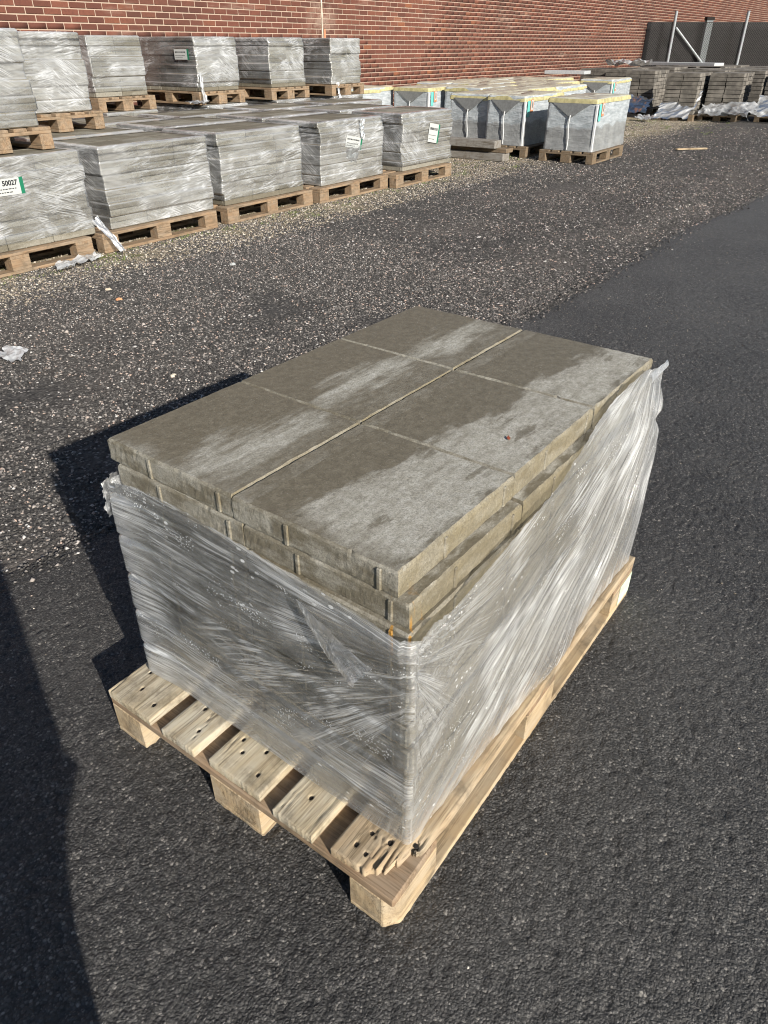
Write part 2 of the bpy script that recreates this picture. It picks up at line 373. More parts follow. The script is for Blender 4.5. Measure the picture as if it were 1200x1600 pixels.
# ---- stretch film; 'haze' is how many stretched layers lie on each other, plus painted highlights, 'strand_a/b' run across and along the pull lines
def mat_film(name, drops=True, tint=(.80, .81, .82), fine=1.0, rough=.09, strand=1.0, bumpy=1.0, sheen=.05):
    t = NT(name); p = t.objc()
    hz = t.n('Attribute', attribute_name='haze').outputs['Fac']
    f1 = t.noise(p, 40 * fine, 3, .6)
    lines = None; hgt = None
    for nm, F, sd in (('strand_a', 95, 3.1), ('strand_b', 120, 7.7)):
        a = t.n('Attribute', attribute_name=nm); q = t.xyz(a.outputs['Vector'])
        cv = t.n('CombineXYZ'); t.put(cv.inputs[0], t.math('MULTIPLY', q[0], F * fine)); t.put(cv.inputs[1], t.math('MULTIPLY', q[1], 3.2)); cv.inputs[2].default_value = sd
        n = t.noise(cv.outputs[0], 1.0, 3, .62, .25)
        ln = t.math('POWER', t.math('SUBTRACT', 1.0, t.math('ABSOLUTE', t.math('SUBTRACT', t.math('MULTIPLY', n, 2.0), 1.0))), 11.0)
        cm = t.n('CombineXYZ'); t.put(cm.inputs[0], t.math('MULTIPLY', q[0], F * .13 * fine)); t.put(cm.inputs[1], t.math('MULTIPLY', q[1], 4.5)); cm.inputs[2].default_value = sd + 20
        ln = t.math('MULTIPLY', ln, t.math('MULTIPLY', t.mr(t.noise(cm.outputs[0], 1.0, 3, .6), .44, .62, .05, 1.0), q[2]))
        bn = t.math('MULTIPLY', t.math('ADD', n, t.math('MULTIPLY', ln, .25)), q[2])
        lines = ln if lines is None else t.math('MAXIMUM', lines, ln)
        hgt = bn if hgt is None else t.math('ADD', hgt, bn)
    h = t.math('ADD', t.math('ADD', hz, t.math('MULTIPLY', lines, .55 * strand)), t.math('MULTIPLY', t.math('SUBTRACT', f1, .5), .10))  # pull lines whitened, painting streak highlights into the haze
    if drops:
        v = t.n('TexVoronoi'); t.put(v.inputs['Vector'], p); v.inputs['Scale'].default_value = 210
        zone = t.mr(t.noise(t.vmul(p, (1, 1, 2.2)), 9, 3, .6), .55, .63)
        d1 = t.math('MULTIPLY', t.math('MULTIPLY', t.mr(v.outputs['Distance'], .42, .25), t.mr(t.xyz(v.outputs['Color'])[0], .30, .45)), zone)
        v2 = t.n('TexVoronoi'); t.put(v2.inputs['Vector'], t.vmul(p, (1, .6, 1.3))); v2.inputs['Scale'].default_value = 62
        zone2 = t.mr(t.noise(t.vadd(p, (1.3, 2.2, .4)), 6, 2, .5), .48, .58)
        d2 = t.math('MULTIPLY', t.math('MULTIPLY', t.mr(v2.outputs['Distance'], .26, .18), t.mr(t.xyz(v2.outputs['Color'])[0], .62, .66)), zone2)
        h = t.math('MAXIMUM', h, t.math('MULTIPLY', t.math('MAXIMUM', d1, d2), .8))
    h = t.math('MINIMUM', t.math('MAXIMUM', h, .02), .92)
    nb = t.bump(hgt, .8 * bumpy, .0035, t.bump(f1, .25, .004))
    df = t.n('BsdfDiffuse'); t.put(df.inputs[0], tint)
    tl = t.n('BsdfTranslucent'); t.put(tl.inputs[0], tint)
    mw = t.n('MixShader'); mw.inputs[0].default_value = .3
    t.t.links.new(df.outputs[0], mw.inputs[1]); t.t.links.new(tl.outputs[0], mw.inputs[2])
    tp = t.n('BsdfTransparent'); tp.inputs[0].default_value = (.94, .95, .955, 1)
    m1 = t.n('MixShader'); t.put(m1.inputs[0], h); t.t.links.new(tp.outputs[0], m1.inputs[1]); t.t.links.new(mw.outputs[0], m1.inputs[2])
    fr = t.n('Fresnel'); fr.inputs[0].default_value = 1.5; t.put(fr.inputs['Normal'], nb)
    cur = m1
    for rg_, mul, add in ((.34, .5, sheen), (rough, 1.25, .01)):
        gl = t.n('BsdfGlossy'); gl.inputs['Roughness'].default_value = rg_; t.put(gl.inputs[0], (.98, .99, 1)); t.put(gl.inputs['Normal'], nb)
        m2 = t.n('MixShader'); t.put(m2.inputs[0], t.math('MINIMUM', t.math('ADD', t.math('MULTIPLY', fr.outputs[0], mul), add), .6))
        t.t.links.new(cur.outputs[0], m2.inputs[1]); t.t.links.new(gl.outputs[0], m2.inputs[2]); cur = m2
    return t.end(cur.outputs[0])

# ---- brick
BR = [(0, (.094, .039, .029)), (.3, (.120, .047, .033)), (.7, (.146, .056, .039)), (.95, (.168, .066, .043)), (1, (.21, .080, .042))]
def mat_brick(name, island):
    t = NT(name); p = t.pos(); x = t.xyz(p)
    r = t.n('NewGeometry').outputs['Random Per Island'] if island else t.n('ObjectInfo').outputs['Random']
    c = t.ramp(r, BR)
    c = t.mix(t.mr(t.noise(p, 26, 5, .7), .35, .75, 0, .5), c, (.085, .036, .028))
    c = t.mix(t.mr(t.noise(t.vmul(p, (1, 1, .5)), .55, 4, .65), .42, .68, 0, .32), c, (.055, .034, .028))
    # chalky bloom beside the movement joint and in a few courses
    jx = t.math('ABSOLUTE', t.math('SUBTRACT', x[0], 10.62))
    bl = t.math('MULTIPLY', t.mr(jx, .55, .02), t.mr(t.noise(p, 3.2, 5, .7), .4, .62))
    b2 = t.math('MULTIPLY', t.mr(t.noise(t.vmul(p, (.35, 1, 3.0)), 1.9, 4, .6), .6, .72), .45)
    c = t.mix(t.math('MAXIMUM', t.math('MULTIPLY', bl, .75), b2), c, (.27, .19, .15))
    t.bsdf(c, .9, t.bump(t.noise(p, 120, 3), .3, .004), spec=.2); return t.m
def mat_mortar():
    t = NT('mortar'); p = t.pos(); n = t.noise(p, 30, 4, .6)
    t.bsdf(t.mix(n, (.33, .25, .195), (.44, .34, .27)), .95, spec=.15); return t.m

M = {}
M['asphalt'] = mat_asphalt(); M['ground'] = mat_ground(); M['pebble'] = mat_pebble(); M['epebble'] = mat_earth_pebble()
M['concrete'] = mat_concrete('concrete_slab')
M['wood'] = mat_wood('weathered_softwood', (.50, .41, .265), (.30, .225, .13), (.44, .405, .33), .60)
M['wood2'] = mat_wood('sawn_softwood', (.54, .42, .265), (.35, .24, .135), (.42, .36, .275), .3)
M['woodbg'] = mat_wood('stored_softwood', (.36, .25, .155), (.21, .13, .075), (.27, .22, .165), .38)
M['woodold'] = mat_wood('old_softwood', (.26, .185, .115), (.13, .085, .05), (.19, .155, .115), .5)
M['beamgrey'] = mat_wood('grey_timber', (.27, .25, .22), (.15, .13, .11), (.25, .24, .225), .6)
M['film'] = mat_film('stretch_film', strand=1.25, bumpy=1.5, sheen=.02, rough=.07)
M['filmbg'] = mat_film('stored_stretch_film', drops=False, fine=.42, tint=(.80, .815, .835), rough=.12, strand=1.15, bumpy=1.8)
M['filmloose'] = mat_film('loose_stretch_film', drops=False, fine=.6, tint=(.72, .73, .74), rough=.2, strand=.5)
M['brick'] = mat_brick('brick', False); M['brickm'] = mat_brick('brick_mass', True); M['mortar'] = mat_mortar()
M['galv'] = plain('galvanised_steel', (.30, .32, .335), .55, .4, .15)
M['backing'] = plain('dark_sheet', (.008, .0075, .008), .95, var=.3, scale=3)
M['wire'] = plain('chain_wire', (.038, .033, .032), .6, .3)
M['white'] = plain('label_paper', (.46, .47, .455), .55)
M['green'] = plain('label_green', (.008, .15, .08), .5)
M['ink'] = plain('label_ink', (.02, .022, .025), .6)
M['cyan'] = plain('tag_cyan', (.13, .46, .42), .5)
M['orange'] = plain('tag_orange', (.5, .22, .12), .5)
M['yellow'] = plain('yellow_band', (.40, .36, .19), .55, var=.25, scale=14)
M['strip'] = plain('white_strip', (.55, .56, .57), .4)
M['foam'] = plain('foam_board', (.42, .43, .44), .6, var=.08)
M['paver'] = plain('paver', (.14, .127, .110), .95, var=.4, scale=7, bump=.4)
M['nail'] = plain('nail_hole', (.012, .009, .007), .9)
M['cloth'] = plain('dark_cloth', (.03, .033, .045), .9); M['denim'] = plain('denim', (.04, .05, .08), .9)
M['skin'] = plain('skin', (.55, .34, .25), .6); M['phone'] = plain('phone', (.02, .02, .022), .3)
M['grass'] = plain('grass', (.12, .155, .04), .7, var=.45, scale=25)
M['leaf'] = plain('leaf', (.25, .06, .025), .7)
M['column'] = plain('painted_steel', (.16, .18, .19), .6, var=.1)
M['sealant'] = plain('joint_sealant', (.50, .42, .34), .8, var=.35, scale=9)

# ------------------------------------------------------------------ ground and road
def road_edge(x):
    x = np.asarray(x, float)
    base = np.interp(x, [-40, 0, .14, 1.5, 3.6, 5, 6, 7, 9, 14, 30, 80], [1.6, 1.6, 1.6, 1.5, 1.42, 1.40, 1.42, 1.35, 1.22, .95, .2, -2])
    return base + .10 * (fbm(x * 1.3, x * 0 + 3.1, 3, 5) - .5) + .035 * (vn(x * 9, x * 0, 8) - .5)
S_ = 400.0
def ground_h(x, y):
    h = .02 * (fbm(x * .8, y * .8, 3, 31) - .5)
    h = h + .075 * np.exp(-(((x - 7.3) / 1.1) ** 2 + ((y - 1.85) / .35) ** 2)) + .05 * np.exp(-(((x - 5.6) / .9) ** 2 + ((y - 2.2) / .5) ** 2))
    e = road_edge(x)
    return h * sstep(0, .35, y - e) * sstep(4.8, 4.0, y) * sstep(-.3, .2, x) * sstep(17, 14, x)
xs = np.concatenate([[-S_, -60, -10, -3], np.arange(-.5, 18, .1), [20, 30, 60, S_]])
ys = np.concatenate([[-S_, -60, -10, -2, 0], np.arange(1, 5.2, .05), [6, 10, 30, S_]])
gx, gy = np.meshgrid(xs, ys, indexing='ij')
gz = ground_h(gx, gy)
g = ob('ground', mesh('ground', np.stack([gx, gy, gz], -1).reshape(-1, 3), gridF(len(xs), len(ys)), M['ground'], True), kind='structure')
g['label'] = 'dark crushed gravel yard with a tan earth strip by the stored pallets'

def asph_h(x, y):
    h = .0020 * (fbm(x * 34, y * 34, 2, 41) - .5) + .0034 * (vn(x * 125, y * 125, 42) - .5)
    pit = sstep(.62, .80, fbm(x * 55 + 7 + 2 * fbm(x * 30, y * 30, 2, 3), y * 75, 2, 47))
    return h - .0034 * pit + .0075 + .012 * (fbm(x * 2.2, y * 2.2, 2, 44) - .5)
# fine sheet near the camera
dx = .0062
xa = np.arange(-.75, 3.3, dx); ta = np.linspace(0, 1, 480)
X = np.repeat(xa[:, None], len(ta), 1); E0 = road_edge(xa)[:, None]
Yv = -1.25 + ta[None, :] * (E0 + 1.25)
ragged = sstep(.12, 0, E0 - Yv)
Z = np.maximum(asph_h(X, Yv), .001) + .004 - .012 * ragged * fbm(X * 25, Yv * 25, 2, 9)
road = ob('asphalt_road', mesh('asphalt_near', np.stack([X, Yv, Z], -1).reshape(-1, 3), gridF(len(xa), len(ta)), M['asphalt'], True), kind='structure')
road['label'] = 'dark asphalt road under the front pallet'
# the rest of the road around it
def road_patch(x0, x1, ya, yb, nx, ny, fine=False):
    x = np.linspace(x0, x1, nx); t = np.linspace(0, 1, ny)
    Xx = np.repeat(x[:, None], ny, 1)
    lo = np.full(nx, ya) if ya is not None else road_edge(x)
    hi = np.full(nx, yb) if yb is not None else road_edge(x)
    Yy = lo[:, None] + t[None, :] * (hi - lo)[:, None]
    Zz = .0080 + .012 * (fbm(Xx * 2.2, Yy * 2.2, 2, 44) - .5) + .006 * (fbm(Xx * 20, Yy * 20, 2, 45) - .5)
    if fine: Zz = np.maximum(asph_h(Xx, Yy), .001) + .004
    if yb is None: Zz = Zz - .010 * sstep(.15, 0, (hi[:, None] - Yy))
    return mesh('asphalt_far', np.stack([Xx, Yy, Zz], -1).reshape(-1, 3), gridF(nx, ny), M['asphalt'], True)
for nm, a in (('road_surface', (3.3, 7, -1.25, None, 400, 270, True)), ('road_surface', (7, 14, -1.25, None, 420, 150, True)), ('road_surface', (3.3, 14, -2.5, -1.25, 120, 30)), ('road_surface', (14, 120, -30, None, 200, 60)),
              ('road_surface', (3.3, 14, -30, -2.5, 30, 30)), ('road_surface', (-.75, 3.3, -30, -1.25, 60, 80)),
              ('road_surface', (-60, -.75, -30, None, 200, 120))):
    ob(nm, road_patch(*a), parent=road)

# loose stones lying on the yard
def pebbles(name, xy, size, zfun, mat, seed, flat=.6):
    rng = np.random.default_rng(seed); n = len(xy)
    O = np.array([[1, 0, 0], [0, 1, 0], [-1, 0, 0], [0, -1, 0], [0, 0, 1], [0, 0, -1.0]])
    Fo = np.array([[0, 1, 4], [1, 2, 4], [2, 3, 4], [3, 0, 4], [1, 0, 5], [2, 1, 5], [3, 2, 5], [0, 3, 5]])
    P = O[None] * (.6 + .6 * rng.random((n, 6, 1))) + .25 * (rng.random((n, 6, 3)) - .5)
    P[:, 4] += .5 * (rng.random((n, 3)) - .5)
    sc = size[:, None] * np.stack([.8 + .5 * rng.random(n), .7 + .4 * rng.random(n), flat * (.7 + .6 * rng.random(n))], 1)
    P = P * sc[:, None, :]
    a = rng.random(n) * 6.283; c, s = np.cos(a)[:, None], np.sin(a)[:, None]
    x = P[..., 0] * c - P[..., 1] * s; y = P[..., 0] * s + P[..., 1] * c
    z = P[..., 2] + (zfun(xy[:, 0], xy[:, 1]) + size * flat * .25)[:, None]
    V = np.stack([x + xy[:, :1], y + xy[:, 1:2], z], -1).reshape(-1, 3)
    F = (Fo[None] + (np.arange(n) * 6)[:, None, None]).reshape(-1, 3)
    return ob(name, mesh(name, V, F, mat))
rng = np.random.default_rng(3)
def in_view(xy, pad=30):
    u, v, z = project(np.c_[xy, np.zeros(len(xy))]); return (z > 0) & (u > -pad) & (u < 1200 + pad) & (v > -pad) & (v < 1600 + pad)
pts = []; szs = []
for n, (x0, x1, y0, y1), (s0, s1) in ((150000, (-.2, 4.5, 1.3, 4.9), (.0038, .0090)), (64000, (2, 9.5, 1.2, 5.0), (.005, .011)), (28000, (7, 17, 1.0, 5.5), (.007, .015)), (2600, (-.2, 12, 1.4, 4.9), (.010, .018))):
    q = np.c_[rng.uniform(x0, x1, n), rng.uniform(y0, y1, n)]
    keep = (q[:, 1] > road_edge(q[:, 0]) - .02 - .12 * rng.random(n) ** 4 * 1.5) & in_view(q) & (fbm(q[:, 0] * 2.5, q[:, 1] * 2.5, 3, 77) > .30 * rng.random(n) + .16)
    q = q[keep]; pts.append(q); szs.append(rng.uniform(s0, s1, len(q)) * (.75 + .5 * rng.random(len(q))))
pts = np.concatenate(pts); szs = np.concatenate(szs)
zf = lambda x, y: np.where(y < road_edge(x), .012, ground_h(x, y))
tag(pebbles('gravel', pts, szs, zf, M['pebble'], 4), 'loose grey gravel chips spread over the yard behind the road', 'gravel', kind='stuff')
# pale stones and clods in the earth strip
q = np.c_[rng.uniform(1, 20, 26000), rng.uniform(4.1, 5.0, 26000)]
q[:, 1] -= .2 * fbm(q[:, 0] * 2, q[:, 0] * 0, 3, 12) * rng.random(26000) - .1
q[:, 1] += np.where(q[:, 0] > 8.6, rng.random(26000) * 1.2 - .3, 0)
q = q[in_view(q)]
tag(pebbles('earth_crumbs', q, rng.uniform(.004, .013, len(q)), lambda x, y: x * 0 + .002, M['epebble'], 5), 'pale stones and earth crumbs along the stored pallets', 'gravel', kind='stuff')
# stray light chips on the asphalt
q = np.concatenate([np.c_[rng.uniform(-.6, 7, 800), rng.uniform(-1.2, 1.5, 800)], np.c_[rng.uniform(2, 11, 3500), rng.uniform(-1.0, 1.5, 3500)]])
q = q[(q[:, 1] < road_edge(q[:, 0]) - .03)]; q = q[in_view(q)]
tag(pebbles('grit', q, rng.uniform(.0015, .0042, len(q)), lambda x, y: x * 0 + .010, M['epebble'], 6), 'small pale grit scattered on the asphalt', 'grit', kind='stuff')

def blades(name, spots, mat, label, hgt=.05, per=40, rad=.10, seed=1):
    rg = np.random.default_rng(seed); V = []; F = []
    for (x, y, s) in spots:
        for k in range(int(per * s)):
            a = rg.random() * 6.28; r = rad * s * math.sqrt(rg.random()); px, py = x + r * math.cos(a) * 1.5, y + r * math.sin(a) * .7
            b = rg.random() * 6.28; hh = hgt * (.4 + .8 * rg.random()) * s ** .5; wd = .0025 + .002 * rg.random(); le = hh * .6 * rg.random()
            dx_, dy_ = math.cos(b), math.sin(b); n0 = len(V)
            V += [(px - dy_ * wd, py + dx_ * wd, 0), (px + dy_ * wd, py - dx_ * wd, 0), (px + dx_ * le * .5, py + dy_ * le * .5, hh * .65), (px + dx_ * le, py + dy_ * le, hh)]
            F += [[n0, n0 + 1, n0 + 2], [n0, n0 + 2, n0 + 3]]
    return tag(ob(name, mesh(name, V, F, mat)), label, 'grass', kind='stuff')
rg = random.Random(5)
sp = [(4.95, 4.46, .8), (2.75, 4.55, .9), (2.55, 4.52, .6)]
for k in range(70):
    x = rg.uniform(1.7, 8.4); sp.append((x, 4.66 + rg.uniform(-.10, .12), rg.uniform(.2, .6)))
for k in range(90):
    x = rg.uniform(8.6, 17.5); sp.append((x, 4.35 + rg.uniform(-.1, 1.0) + (x - 9) * .03, rg.uniform(.3, .9)))
for k in range(14): sp.append((rg.uniform(15, 19), rg.uniform(3.5, 4.2), rg.uniform(.3, .7)))
sp = [s for s in sp if in_view(np.array([[s[0], s[1]]]))[0]]
blades('grass', sp, M['grass'], 'low moss and grass tufts on the earth strip by the pallets', per=34, hgt=.035, seed=2)

# ------------------------------------------------------------------ brick wall
WY = 9.05; CH = .0735; BL = .2385
wall = thing('brick_wall', 'long red brick warehouse wall with pale mortar joints behind the yard', 'wall', (0, WY, 0))
ob('mortar_wall', mesh('mortar_wall', *cbox(52, .34, 5.2, 0, (24, .17 + .008, 2.6)), mat=M['mortar']), wall)
ob('coping', mesh('coping', *cbox(52.2, .46, .09, .01, (24, .17, 5.245)), mat=M['galv']), wall)
brick_me = mesh('brick', *cbox(BL - .0145, .05, CH - .0145, .0022, (0, .025, 0)), mat=M['brick'])
bl = []
for r in range(int(5.15 / CH)):
    for k in range(int(50 / BL)):
        bl.append((-.5 + (k + .5 * (r % 2) + .03 * math.sin(r * 12.9)) * BL, (r + .5) * CH, r, k))
bl = np.array(bl); jit = np.random.default_rng(8)
by = jit.uniform(-.003, .002, len(bl))
u, v, z = project(np.c_[bl[:, 0], np.full(len(bl), WY), bl[:, 1]])
lim = np.interp(u, [0, 40, 118, 130, 230, 370, 470, 560, 600, 900], [28, 34, 40, 46, 49, 50, 51, 52, 112, 104])
vis = (u > -8) & (u < 1205) & (v > -3) & (v < lim)
joint = np.abs(bl[:, 0] - 10.62) < .02
order = np.argsort(z + np.where(vis, 0, 1e6))[:300]
pick = np.zeros(len(bl), bool); pick[order] = True
for i in order:
    ob('brick', brick_me, wall, (bl[i, 0], by[i] , bl[i, 1]), (0, jit.normal(0, .0025), 0))
B0 = np.array([[-1, 0, -1], [1, 0, -1], [1, 0, 1], [-1, 0, 1], [-1, 1, -1], [1, 1, -1], [1, 1, 1], [-1, 1, 1]], float)
BF = np.array([[0, 1, 2, 3], [1, 5, 6, 2], [4, 0, 3, 7], [3, 2, 6, 7], [4, 5, 1, 0]])
rest = bl[~pick]; n = len(rest)
V = B0[None] * np.array([(BL - .0145) / 2, .03, (CH - .0145) / 2]) + np.stack([rest[:, 0], by[~pick], rest[:, 1]], 1)[:, None]
ob('bricks', mesh('bricks', V.reshape(-1, 3), (BF[None] + (np.arange(n) * 8)[:, None, None]).reshape(-1, 4), M['brickm']), wall, kind='stuff')
ob('expansion_joint', mesh('expansion_joint', *join([cbox(.026, .02, 4.6, .003, (10.62, -.006, 2.9))]), mat=M['sealant']), wall)
ob('pipe_stub', mesh('pipe_stub', *tube([(10.66, -.02, 1.1), (10.66, -.02, 1.62)], .018, 8), mat=M['orange']), wall)

# ------------------------------------------------------------------ pallets
D = .144
def board(l, w_, h, ch=.003): return mesh('board', *cbox(l, w_, h, ch))
PM = {}
def pallet_meshes(key, mat, mat2):
    d = {}
    for nm, a in (('wide', (1.2, .145, .022)), ('slim', (1.2, .1, .022)), ('cross', (.8, .145, .022)), ('cb', (.145, .145, .078)), ('sb', (.145, .1, .078))):
        me = mesh('board_' + nm, *cbox(*a, .003)); me.materials.append(mat2 if nm in ('cb', 'sb') else mat); d[nm] = me
    PM[key] = d
pallet_meshes('bg', M['woodbg'], M['woodbg']); pallet_meshes('old', M['woodold'], M['woodold'])
YB = [.0725, .23625, .4, .56375, .7275]
def pallet(label, loc, rz=0, key='bg', group=None, name='pallet'):
    """origin at the pallet's own corner, length along X"""
    d = PM[key]; P = thing(name, label, 'pallet', loc, rz, group)
    for k, y in enumerate(YB): ob('deck_board', d['slim' if k % 2 else 'wide'], P, (.6, y, .133))
    for x in (.0725, .6, 1.1275): ob('cross_board', d['cross'], P, (x, .4, .111), (0, 0, math.pi / 2))
    for x in (.0725, .6, 1.1275):
        for y, q in ((.05, 'sb'), (.4, 'cb'), (.75, 'sb')): ob('block', d[q], P, (x, y, .061))
    for y, q in ((.05, 'slim'), (.4, 'wide'), (.75, 'slim')): ob('bottom_board', d[q], P, (.6, y, .011))
    return P

# ------------------------------------------------------------------ slabs
SL, SH = .3585, .0488
def slab_vf(rough=False, seed=0):
    hx = SL / 2 - .0019
    if not rough:
        V, F = cbox(2 * hx, 2 * hx, SH - .0008, .004, (0, 0, SH / 2))
    else:
        # finely divided so that arrises can be worn and chipped
        N = 44; t = np.linspace(-1, 1, N); t = np.sign(t) * np.abs(t) ** .75
        zz = np.array([0, .004, .016, .028, .038, .0425, .0448, SH - .0008])
        ins = np.array([.001, 0, 0, 0, 0, .0004, .0016, .0038])
        ring = np.array([(a, -1) for a in t[:-1]] + [(1, a) for a in t[:-1]] + [(-a, 1) for a in t[:-1]] + [(-1, -a) for a in t[:-1]])
        m_ = len(ring); VV = []
        for zc, iv in zip(zz, ins):
            chip = (fbm(ring[:, 0] * 9 + seed * 7, ring[:, 1] * 9 + 3 * seed, 3, seed) - .5)
            c2 = np.maximum(0, vn(ring[:, 0] * 14 + seed, ring[:, 1] * 14, seed + 5) - .82) * 5
            e = iv * (1 + .8 * chip) + (.0025 * c2 * sstep(.034, .046, zc)) + .0012 * (vn(ring[:, 0] * 30, ring[:, 1] * 30 + zc * 300, seed + 2) - .5)
            k = (hx - e)[:, None]
            q = np.clip(ring * 1.0, -1, 1) * k
            cr = np.minimum(0, 1.985 - np.abs(ring).sum(1))[:, None] * .10
            VV.append(np.c_[q * (1 + cr), np.full(m_, zc) + (.0006 * chip if zc > .04 else 0)])
        V = np.concatenate(VV); F = []
        for j in range(len(zz) - 1):
            for i in range(m_): F.append([j * m_ + i, j * m_ + (i + 1) % m_, (j + 1) * m_ + (i + 1) % m_, (j + 1) * m_ + i])
        F.append([(len(zz) - 1) * m_ + i for i in range(m_)]); F.append(list(range(m_))[::-1])
    nb = []
    for s in range(4):
        for a in (.36, .90):
            yv = hx - a * 2 * hx
            nv, nf = cbox(.006, .009, SH - .007, .0018, (-hx + .0002, yv, SH / 2 - .003)); nb.append(tr((nv, nf), rz=s * math.pi / 2))
    return join([(V, F)] + nb)
slab_v = slab_vf(); slab_me = mesh('slab', *slab_v, mat=M['concrete'])
def layer_cells(): return [(i, j) for i in range(3) for j in range(2)]
JT = []
for v_ in range(5):
    r_ = random.Random(900 + v_); tb = []
    for k in range(12):
        if k % 2 == 0 or k == 11: po = (r_.gauss(0, .009), r_.gauss(0, .009))
        tb.append((po[0] + r_.gauss(0, .0012), po[1] + r_.gauss(0, .0012)))
    JT.append(tb)
box_v = cbox(SL - .0045, SL - .0045, SH - .001, 0, (0, 0, SH / 2))
def stack(name, label, loc, rz=0, seed=0, full=True, group=None, layers=12, var=0):
    """origin: centre of the base; length 3 slabs along X, 2 along Y; full: front, left and top slabs singly"""
    rg_ = random.Random(seed); P = thing(name, label, 'slab stack', loc, rz, group); hid = []
    for k in range(layers):
        ox, oy = JT[var][k]
        for (i, j) in layer_cells():
            l = ((i - 1) * SL + ox + rg_.gauss(0, .0010), (j - .5) * SL + oy + rg_.gauss(0, .0010), k * SH)
            show = k == layers - 1 or (full == 1 and (j == 0 or i == 0)) or (full == 2 and (j == 1 or i == 0))
            if show: ob('slab', slab_me, P, l, (0, 0, rg_.choice((0, 1, 2, 3)) * math.pi / 2))
            else: hid.append(tr(box_v, l))
    if hid: ob('inner_slabs', mesh('inner_slabs', *join(hid), mat=M['concrete']), P, kind='stuff')
    return P

# ------------------------------------------------------------------ stretch film sleeves
def ring_pts(a, b, r, ds):
    """clockwise-free list of (x, y, nx, ny, face, q) starting at the -X face's +Y end; face 0:-X 1:-Y 2:+X 3:+Y"""
    out = []
    def side(p0, p1, nrm, f, d):
        L_ = math.hypot(p1[0] - p0[0], p1[1] - p0[1]); n_ = max(2, int(L_ / d))
        for k in range(n_):
            t = k / n_; out.append((p0[0] + (p1[0] - p0[0]) * t, p0[1] + (p1[1] - p0[1]) * t, nrm[0], nrm[1], f, t))
    def corner(cx, cy, a0, f):
        for k in range(6):
            t = a0 + (k / 6) * math.pi / 2; out.append((cx + r * math.cos(t), cy + r * math.sin(t), math.cos(t), math.sin(t), f + .5, k / 6))
    side((-a, b - r), (-a, -b + r), (-1, 0), 0, ds[0]); corner(-a + r, -b + r, math.pi, 0)
    side((-a + r, -b), (a - r, -b), (0, -1), 1, ds[1]); corner(a - r, -b + r, 1.5 * math.pi, 1)
    side((a, -b + r), (a, b - r), (1, 0), 2, ds[2]); corner(a - r, b - r, 0, 2)
    side((a - r, b), (-a + r, b), (0, 1), 3, ds[3]); corner(-a + r, b - r, .5 * math.pi, 3)
    return np.array(out)
def strands(u, z, slope, freq, seed, p=3, stretch=2.4, warp=.5):
    """thin pulled lines of film at a given slope, in irregular clusters"""
    c = z - slope * u + .012 * warp * (fbm(u * 5, z * 7, 2, seed + 40) - .5) * 4
    lines = ridge(fbm(c * freq, u * stretch + c * 3, 3, seed)) ** p
    mask = sstep(.38, .66, fbm(u * 2.6 + seed, c * 9, 3, seed + 41))
    return lines * mask
